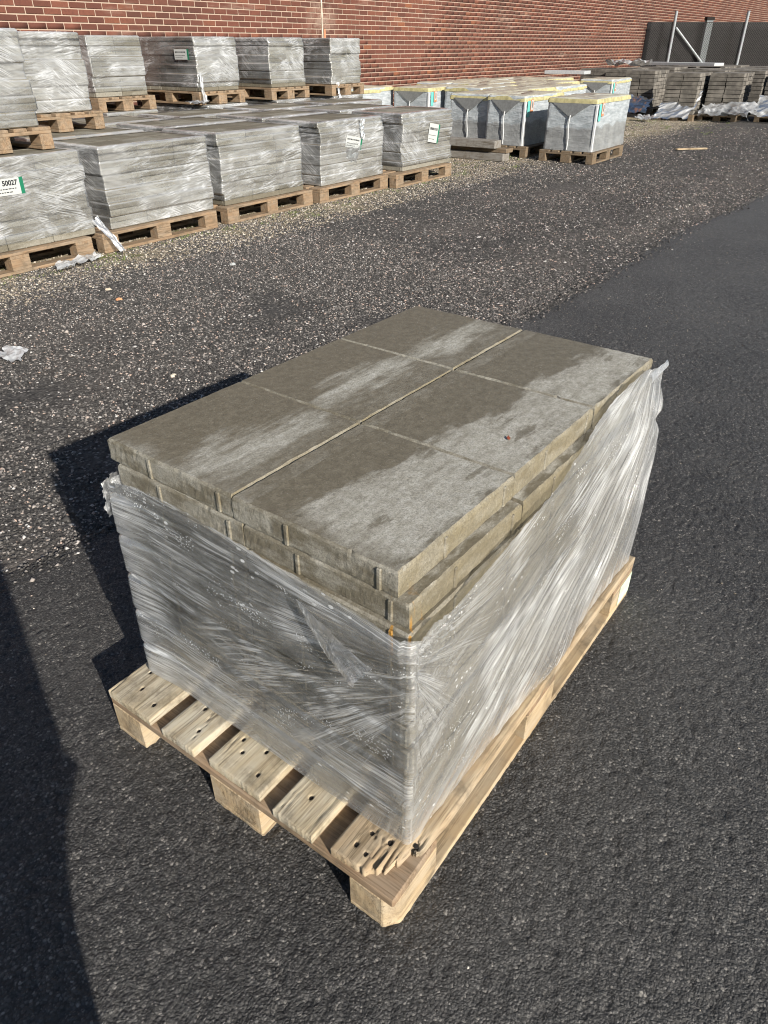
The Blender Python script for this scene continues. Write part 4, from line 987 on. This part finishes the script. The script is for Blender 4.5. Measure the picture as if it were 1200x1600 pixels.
def hood_mesh(l, w_, h, seed):
    Rg = ring_pts(l / 2, w_ / 2, .03, (.03, .03, .03, .03)); ns = len(Rg)
    zz = np.r_[np.linspace(0, h - .02, 26), [h - .006, h, h + .004, h + .006]][None, :]
    inn = np.r_[np.zeros(26), [.006, .03, .12, .34]][None, :]
    per = np.cumsum(np.r_[0, np.hypot(*np.diff(Rg[:, :2], axis=0).T)])[:, None]
    d = .022 * (fbm(per * 2.5, zz * 3, 3, seed) - .5) + .009 * ridge(fbm(per * 4 + zz * 6, zz * 14, 2, seed + 2)) + .012 * sstep(.12, 0, zz)
    x = (Rg[:, 0:1] + Rg[:, 2:3] * d) * (1 - inn / (l / 2) * .98); y = (Rg[:, 1:2] + Rg[:, 3:4] * d) * (1 - inn / (w_ / 2) * .98)
    z_ = zz + 0 * x + np.where(inn > .02, .025 * (fbm(x * 6, y * 6, 3, seed + 5) - .4), 0)
    V = np.stack([x, y, z_], -1).reshape(-1, 3); F = gridF(ns, zz.shape[1], True)
    V = np.concatenate([V, [[0, 0, h + .008]]]); nz_ = zz.shape[1]
    cap = np.array([[i * nz_ + nz_ - 1, ((i + 1) % ns) * nz_ + nz_ - 1, len(V) - 1] for i in range(ns)])
    return V, F.tolist() + cap.tolist()
HL, HW, HH = 1.30, .70, .635
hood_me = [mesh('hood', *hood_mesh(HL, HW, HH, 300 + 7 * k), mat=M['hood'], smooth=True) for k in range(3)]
def band_vf(l, w_, z0, z1, seed, a0=0):
    Rg = ring_pts(l / 2 + .016, w_ / 2 + .016, .03, (.05, .05, .05, .05)); ns = len(Rg); t = np.linspace(0, 1, 4)[None, :]
    per = np.cumsum(np.r_[0, np.hypot(*np.diff(Rg[:, :2], axis=0).T)])[:, None]
    sag = .02 * (fbm(per * 1.6, per * 0, 2, seed) - .5) - .018 * (vn(per * .9, per * 0, seed + 3) > .6)
    z_ = z0 + sag + (z1 - z0) * t
    d = .006 * (fbm(per * 8, t * 3, 2, seed + 1) - .5) - .012 * t ** 3
    V = np.stack([Rg[:, 0:1] + Rg[:, 2:3] * d, Rg[:, 1:2] + Rg[:, 3:4] * d, z_ + 0 * d], -1).reshape(-1, 3)
    return V, gridF(ns, 4, True)
band_me = [mesh('yellow_band', *band_vf(HL, HW, HH - .062, HH - .010, 320 + k), mat=M['yellow'], smooth=True) for k in range(3)]
def hood(label, x0, y0, z0=.146, k=0, rz=0, w_=HW, group=None, detail=True):
    P = thing('hooded_load', label, 'wrapped load', (x0 + HL / 2, y0 + w_ / 2, z0), rz, group)
    o = ob('plastic_hood', hood_me[k % 3], P); b = ob('yellow_band', band_me[k % 3], P)
    o.scale = b.scale = (1, w_ / HW, 1)
    if not detail: return P
    hw = w_ / 2
    # gathered dart and seam on the end face
    xf = -HL / 2 - .020
    V = [(xf, hw * .80, HH - .06), (xf, -hw * .80, HH - .06), (xf - .012, -.02, HH - .22), (xf - .012, .02, HH - .22), (xf + .03, hw * .8, HH - .05), (xf + .03, -hw * .8, HH - .05), (xf + .03, 0, HH - .24)]
    ob('folded_dart', mesh('folded_dart', V, [[0, 1, 2, 3], [4, 5, 1, 0], [5, 6, 2, 1], [6, 4, 0, 3], [6, 3, 2]], M['hooddart']), P)
    ob('seam', mesh('seam', *tube([(xf - .012, .01 * math.sin(q_), HH - .20 - q_ * .07) for q_ in range(7)], [.010, .008, .007, .007, .008, .008, .008], 6), mat=M['strip']), P)
    ob('corner_strip', mesh('corner_strip', *cbox(.03, .03, HH - .07, .004), mat=M['strip']), P, (-HL / 2 - .004, -hw - .004, (HH - .07) / 2))
    ob('tag', mesh('cyan_tag', *cbox(.075, .004, .20, .001), mat=M['cyan']), P, (-HL / 2 + .085, -hw - .022, HH - .165))
    q_ = ob('tag', mesh('paper_tag', *cbox(.085, .004, .16, .001), mat=M['orange']), P, (-HL / 2 + .185, -hw - .022, HH - .13))
    ob('tag_face', mesh('tag_face', *cbox(.055, .001, .12, 0), mat=M['white']), q_, (0, -.0027, .01))
    ob('tag_print', mesh('tag_print', *join([cbox(.012, .0008, .09, 0, (0, -.0036, .012)), cbox(.006, .0008, .07, 0, (.015, -.0036, .012))]), mat=M['ink']), q_)
    return P
hood('yellow-banded hooded load nearest the road, alone on a protruding pallet', 9.93, 3.74, .150, 0, rz=.02)
pallet('old pallet sticking out under the nearest hooded load', (9.87, 3.66, .003), .015, 'old')
hood('yellow-banded hooded load second from the road, its side in deep shade', 10.02, 4.83, .150, 1, w_=.60)
pallet('old pallet under the second hooded load from the road', (9.96, 4.72, .003), 0, 'old')
hood('yellow-banded hooded load third from the road, behind the timber beams', 10.10, 5.46, .150, 2, w_=.66)
hood('yellow-banded hooded load fourth from the road, beyond the dark gap', 11.15, 7.20, .150, 0, w_=.72)
hood('pale hooded load close to the brick wall beside the upper slab stack', 9.98, 8.02, .150, 1, w_=.70)
hood('hooded load standing apart in front of the far paver stacks', 16.35, 6.02, .152, 2, rz=.05)
pallet('pallet under the hooded load that stands apart', (16.45, 5.95, .003), .05, 'old')
hl = 'yellow-banded hooded load packed behind the first ones, only its pale top showing'
k = 0
for x0 in (11.45, 12.85, 14.25, 15.65):
    for y0 in (4.85, 5.62, 6.38, 7.12, 7.85):
        if x0 < 11.5 and y0 > 6.9: continue
        if project([[x0 + .3, y0, .785]])[0][0] > 893: continue
        hood('pale hooded load, %s from front in the %s column behind the first' % (ORD[int((y0 - 4.8) / .75)], ORD[int((x0 - 11.4) / 1.38)]), x0 + .05 * math.sin(k * 2.1), y0, .150 + .01 * math.sin(k * 1.7), k, 0, .71, 'hooded loads in the packed rows', detail=False); k += 1

# ------------------------------------------------------------------ timber beams
for k, (lb, x, y, z, l, h_, mt, rz) in enumerate([('grey weathered timber beam lowest of the three beside the hooded loads', 9.50, 5.42, .055, 1.25, .10, 'beamgrey', 1.58),
        ('brown timber beam between the two grey ones', 9.56, 5.40, .135, 1.25, .055, 'woodold', 1.57), ('grey timber beam topmost of the three beside the hooded loads', 9.44, 5.52, .215, 1.22, .10, 'beamgrey', 1.59)]):
    o = ob('timber_beam', mesh('timber_beam', *cbox(l, .20, h_, .006), mat=M[mt]), loc=(x, y, z), rot=(0, 0, rz)); tag(o, lb, 'timber beam', 'timber beams')

# ------------------------------------------------------------------ paver stacks on the right
def paver_mesh(nx_, ny_, nz_, bx, by_, bz, seed):
    rg_ = random.Random(seed); L_ = []
    for kz_ in range(nz_):
        for i in range(nx_):
            for j in range(ny_):
                jx, jy = rg_.gauss(0, .006), rg_.gauss(0, .006)
                L_.append(cbox(bx - .016, by_ - .016, bz - .010, 0, ((i - (nx_ - 1) / 2) * bx + jx, (j - (ny_ - 1) / 2) * by_ + jy, (kz_ + .5) * bz)))
    return mesh('pavers', *join(L_), mat=M['paver'])
pav = [paver_mesh(4, 2, 10, .27, .35, .077, s) for s in (1, 2)]
ps = [(18.9, 5.95, 'paver stack behind crumpled film, left of the other bare ones'), (17.58, 4.57, 'bare paver stack second from the left, film draped over its foot'), (18.05, 3.80, 'bare paver stack between two bright gaps, crumpled film at its foot'),
      (18.30, 2.68, 'paver stack at the right edge of the photo on a low pallet')]
for k, (x0, y0, lb) in enumerate(ps):
    P = thing('paver_stack', lb, 'paver stack', (x0 + .54, y0 + .35, .125), random.Random(k).gauss(0, .02), 'paver stacks'); ob('pavers', pav[k % 2], P, kind='stuff')
    pallet('dark pallet under the ' + '%s paver stack' % ('left', 'second', 'third', 'rightmost')[k], (x0 - .05, y0 - .05, -.021), 0, 'old', 'pallets under the paver stacks')
k = 0
for x0, y0, lb in [(19.6, 6.72, 'in front of the wall, far end of the bare paver stacks'), (20.0, 7.55, '')]:
    P = thing('paver_stack', 'dark paver stack close to the wall, %s the lone hooded load' % ('beside', 'behind')[k], 'paver stack', (x0 + .54, y0 + .35, .125), 0, 'paver stacks by the wall'); ob('pavers', pav[k % 2], P, kind='stuff'); k += 1
for x0 in (19.9, 21.5, 23.1, 24.7):
    for y0 in (2.9, 3.75, 4.6, 5.45, 6.3, 7.15):
        if x0 < 20 and y0 > 5.3: continue
        P = thing('paver_stack', 'dark paver stack, %s from right in the %s row behind the bare ones' % ((ORD + ['sixth'])[int((y0 - 2.8) / .84)], ORD[int((x0 - 19.8) / 1.55)]), 'paver stack', (x0 + .54 + .1 * math.sin(k), y0 + .35, .125 + .015 * math.sin(k * 2.3)), .03 * math.sin(k * 1.3), 'paver stacks in the rear rows')
        ob('pavers', pav[k % 2], P, kind='stuff'); k += 1
def film_piece(label, *a, **kw): return tag(ob('plastic_film', sheet(*a, **kw)), label, 'plastic film', 'torn film among the paver stacks')
film_piece('torn film draped over the foot of the left paver stack', (18.75, 6.55, .42), (18.7, 5.75, .34), (18.2, 6.7, .02), (18.2, 5.7, .02), nu=50, nv=30, amp=.08, seed=61, freq=4, haze=.38)
film_piece('torn film pulled tight from a paver stack down to the gravel', (17.50, 5.3, .30), (18.1, 4.45, .62), (17.2, 5.35, .02), (17.35, 4.55, .02), nu=50, nv=36, amp=.05, seed=62, freq=3, haze=.38, thick_axis=(-1, 0, 0))
film_piece('crumpled film heaped in front of the bare paver stack', (17.6, 4.55, .05), (17.5, 3.35, .05), (18.05, 4.5, .22), (18.1, 3.3, .30), nu=70, nv=34, amp=.14, seed=63, freq=4, haze=.36)
film_piece('torn film hanging down the paver stack at the right edge', (18.2, 3.45, .50), (18.2, 2.6, .45), (17.9, 3.5, .10), (17.9, 2.6, .06), nu=50, nv=34, amp=.06, seed=64, freq=3, haze=.36, thick_axis=(-1, 0, 0))
film_piece('small wad of film lying left of the paver stacks', (16.9, 5.6, .02), (16.7, 5.15, .02), (17.3, 5.65, .05), (17.2, 5.2, .05), nu=30, nv=24, amp=.07, seed=65, freq=3, haze=.45)
film_piece('white crumpled film bag on top of the far paver stacks', (19.9, 7.7, .93), (20.0, 6.6, .92), (20.6, 7.7, .95), (20.6, 6.5, .93), nu=50, nv=34, amp=.16, seed=66, freq=3, haze=.6)
for lb, p_, s_, rz in (('white foam board lying on the far hooded loads', (18.6, 8.0, .84), (.5, 1.0, .07), .1), ('long white foam board on top of the rear paver stacks', (23.2, 6.6, .96), (.5, 2.1, .07), -.25)):
    tag(ob('foam_board', mesh('foam_board', *cbox(*s_, .004), mat=M['foam']), loc=p_, rot=(0, 0, rz)), lb, 'foam board')

# ------------------------------------------------------------------ fence
fdir = Vector((.6, -.8, 0)).normalized(); FL = 10.0; frz = math.atan2(fdir.y, fdir.x)
fence = thing('chain_link_fence', 'dark screened chain-link fence with galvanised posts meeting the brick wall', 'fence', (26.50, 8.82, 0), frz)
for x, h_ in ((.72, 2.30), (3.0, 2.30), (5.3, 2.30), (7.6, 2.30)): ob('post', mesh('post', *tube([(0, 0, 0), (0, 0, h_)], .045, 10), mat=M['galv']), fence, (x, -.05, 0))
ob('brace', mesh('brace', *tube([(.78, -.09, 1.86), (2.75, -.09, .10)], .032, 8), mat=M['galv']), fence)
ob('dark_backing', mesh('dark_backing', *cbox(FL, .012, 2.02, 0, (FL / 2, .35, 1.01)), mat=M['backing']), fence)  # opaque dark sheet a little behind the wires
wv = []; s = .075
for sg in (1, -1):
    for k in range(int((FL + 2) / s)):
        x0 = k * s - (2 if sg > 0 else 0)
        z0, z1 = 0.0, 2.0
        xa_, xb_ = x0, x0 + sg * 2.0 if sg > 0 else x0 - 2.0
        # clip to the panel
        def cl(xv, zv, xo, zo):
            if xv < 0: tt = (0 - xo) / (xv - xo); return 0, zo + (zv - zo) * tt
            if xv > FL: tt = (FL - xo) / (xv - xo); return FL, zo + (zv - zo) * tt
            return xv, zv
        if max(xa_, xb_) <= 0 or min(xa_, xb_) >= FL: continue
        A0 = cl(xa_, z0, xb_, z1); A1 = cl(xb_, z1, xa_, z0)
        dxy = np.array([A1[0] - A0[0], 0, A1[1] - A0[1]]); L_ = np.linalg.norm(dxy)
        if L_ < .05: continue
        nrm = np.array([-dxy[2], 0, dxy[0]]) / L_ * .0045
        a_ = np.array([A0[0], 0.003 * sg, A0[1]]); b_ = np.array([A1[0], 0.003 * sg, A1[1]]); dd = np.array([0, .004, 0])
        wv.append((np.array([a_ - nrm - dd, a_ + nrm - dd, b_ + nrm - dd, b_ - nrm - dd, a_ + dd, b_ + dd]), [[0, 1, 2, 3], [1, 4, 5, 2], [4, 0, 3, 5]]))
ob('wire_mesh', mesh('wire_mesh', *join(wv), mat=M['wire']), fence, kind='stuff')
ob('top_wire', mesh('top_wire', *tube([(0, 0, 2.0), (FL, 0, 2.0)], .012, 6), mat=M['wire']), fence)
colm = thing('steel_column', 'grey steel column with a black cap seen through the fence', 'column', tuple(Vector((26.50, 8.82, 0)) + fdir * 1.90 + Vector((fdir.y, -fdir.x, 0)) * -.18), frz)
ob('shaft', mesh('shaft', *join([cbox(.20, .016, 2.06, 0, (0, -.08, 1.03)), cbox(.20, .016, 2.06, 0, (0, .08, 1.03)), cbox(.012, .144, 2.06, 0, (0, 0, 1.03))]), mat=M['column']), colm)
ob('cap', mesh('cap', *cbox(.25, .22, .09, .008, (0, 0, 2.105)), mat=M['nail']), colm)

# ------------------------------------------------------------------ litter
tag(ob('plastic_film', sheet((1.16, 3.16, .01), (1.30, 3.30, .01), (1.10, 3.34, .012), (1.24, 3.48, .012), 30, 26, .022, 71, 4, .8, .14)), 'small white scrap of film on the gravel at the left', 'plastic film')
tag(ob('plastic_film', sheet((2.25, 4.55, .01), (2.72, 4.62, .02), (2.32, 4.72, .02), (2.78, 4.82, .03), 40, 26, .035, 72, 5, .5, .16)), 'puddle of crumpled film beside the first front-row pallet', 'plastic film')
tag(ob('wood_scrap', mesh('wood_scrap', *cbox(.52, .07, .022, .004), mat=M['wood2']), loc=(12.4, 3.05, .02), rot=(0, 0, -.75)), 'small plank lying alone on the gravel', 'plank')
for k, (x, y, s_, lb) in enumerate([(1.52, 2.42, .016, 'cream stone just beyond the shadow of the front stack'), (3.2, 3.75, .022, 'square grey stone on the gravel behind the front stack'), (2.15, 3.7, .020, 'orange brick chip on the gravel left of the grey stone'), (2.25, 3.95, .018, 'tan stone chip on the gravel near the pallets')]):
    bm = bmesh.new(); bmesh.ops.create_icosphere(bm, subdivisions=2, radius=s_)
    for v_ in bm.verts: v_.co *= 1 + .35 * (h2(np.array(v_.index), np.array(k), 4) - .5); v_.co.z *= .6
    me = bpy.data.meshes.new('stone'); bm.to_mesh(me); bm.free()
    me.materials.append(plain('stone_%d' % k, [(.55, .48, .38), (.36, .37, .37), (.55, .26, .13), (.5, .42, .32)][k], .9)); tag(ob('stone', me, loc=(x, y, s_ * .35)), lb, 'stone')
lf = mesh('leaf', [(-.008, 0, 0), (0, -.004, .001), (.009, 0, .0025), (0, .004, .001)], [[0, 1, 2, 3]], M['leaf'])
lf_o = ob('fallen_leaf', lf, loc=(.60, .155, D + 12 * SH + .0025), rot=(0, 0, .6)); tag(lf_o, 'tiny rust-brown leaf on the top slabs', 'leaf')

# ------------------------------------------------------------------ the photographer, whose shadow falls at the left
def person():
    px, py = -.90, -.555; fz = math.atan2(FW[1], FW[0])
    fwd = np.array([math.cos(fz), math.sin(fz), 0]); lft = np.array([-math.sin(fz), math.cos(fz), 0]); o0 = np.array([px, py, 0])
    def W(f_, l_, z_): return tuple(o0 + fwd * f_ + lft * l_ + np.array([0, 0, z_]))
    ph = np.array(CAM) - FW * .016
    V = []; E_ = []; Rr = []
    def add(p, r, par=None):
        V.append(tuple(p)); Rr.append(r)
        if par is not None: E_.append((par, len(V) - 1))
        return len(V) - 1
    pel = add(W(0, 0, .95), .16); sp1 = add(W(0, 0, 1.10), .15, pel); ch_ = add(W(.01, 0, 1.28), .16, sp1); up_ = add(W(0, 0, 1.42), .12, ch_)
    nk = add(W(.02, 0, 1.50), .055, up_); hd = add(W(.05, 0, 1.60), .085, nk); ht = add(W(.04, 0, 1.70), .075, hd)
    ct = add(W(.0, 0, .80), .185, pel); ct2 = add(W(.0, 0, .68), .175, ct)
    for sg in (1, -1):
        hip = add(W(0, .085 * sg, .60), .085, ct2); kn = add(W(.03, .085 * sg, .48), .070, hip); an = add(W(-.01, .09 * sg, .09), .045, kn)
        ft = add(W(.06, .095 * sg, .045), .045, an); add(W(.19, .105 * sg, .035), .036, ft)
        sh = add(W(0, .16 * sg, 1.40), .075, up_)
        if sg > 0:
            el = add(W(.12, .20, 1.16), .05, sh); wi = add(ph - RT * .085 - UP * .06 - FW * .05, .03, el)
            palm = add(ph - RT * .075 - UP * .02 - FW * .012, .026, wi); bs, ex = ph, -1.0
        else:
            el = add(W(-.03, -.215, 1.12), .05, sh); wi = add(W(.03, -.20, .90), .034, el); palm = add(W(.05, -.195, .83), .030, wi)
        for q in range(4):
            if sg > 0:
                b1 = add(ph - RT * .072 + UP * (-.035 + .02 * q) - FW * .012, .009, palm); b2 = add(ph - RT * .052 + UP * (-.038 + .02 * q) - FW * .030, .0085, b1); add(ph - RT * .03 + UP * (-.04 + .02 * q) - FW * .034, .0075, b2)
            else:
                b1 = add(W(.03 + .018 * q, -.195, .785), .009, palm); b2 = add(W(.03 + .018 * q, -.192, .755 + .003 * q), .0085, b1); add(W(.034 + .018 * q, -.182, .733 + .004 * q), .0075, b2)
        if sg > 0: t1 = add(ph - RT * .07 - UP * .045 - FW * .03, .011, palm); add(ph - RT * .045 - UP * .03 - FW * .040, .009, t1)
        else: t1 = add(W(.085, -.185, .80), .011, palm); add(W(.09, -.178, .775), .009, t1)
    me = bpy.data.meshes.new('person'); me.from_pydata(V, E_, []); me.update()
    o = ob('person', me)
    md = o.modifiers.new('skin', 'SKIN'); md.use_smooth_shade = True
    for i, sv in enumerate(me.skin_vertices[0].data): sv.radius = (Rr[i], Rr[i]); sv.use_root = i == 0
    ss = o.modifiers.new('sub', 'SUBSURF'); ss.levels = 2; ss.render_levels = 2
    dg_ = bpy.context.evaluated_depsgraph_get(); m2 = bpy.data.meshes.new_from_object(o.evaluated_get(dg_)); o.modifiers.clear(); o.data = m2
    for mm in ('denim', 'cloth', 'skin'): m2.materials.append(M[mm])
    c_ = np.array([0, 0, 0])
    wrs = [ph - RT * .085 - UP * .06 - FW * .05, np.array(W(.05, -.195, .81))]
    for f_ in m2.polygons:
        z_ = f_.center.z; hand = min((Vector(w_) - f_.center).length for w_ in wrs) < .07 or (f_.center - Vector(ph)).length < .10
        f_.material_index = 2 if hand or z_ > 1.49 else (0 if z_ < .62 else 1)
    tag(o, 'person in dark clothes holding up a phone, seen only as a shadow at the left', 'person')
    hm = np.array([[0, 0, 0]])
    bm = bmesh.new(); bmesh.ops.create_icosphere(bm, subdivisions=3, radius=1)
    for v_ in bm.verts: v_.co = Vector(W(.035 + .098 * v_.co.x * (1.03 if v_.co.x < 0 else .8), .083 * v_.co.y, 1.67 + .095 * max(v_.co.z, -.35 if v_.co.x > .2 else -.9)))
    hme = bpy.data.meshes.new('hair'); bm.to_mesh(hme); bm.free(); hme.materials.append(M['cloth']); ob('hair', hme, o)
    pm = mesh('phone', *cbox(.072, .148, .008, .003), mat=M['phone'])
    po = ob('phone', pm); mm = Matrix.Identity(4); pc = CAM - FW * .012 - RT * .0 - UP * .0
    for i in range(3): mm[i][0], mm[i][1], mm[i][2], mm[i][3] = RT[i], UP[i], -FW[i], pc[i]
    po.matrix_world = mm; tag(po, 'phone held up by the photographer, outside the picture', 'phone')
person()
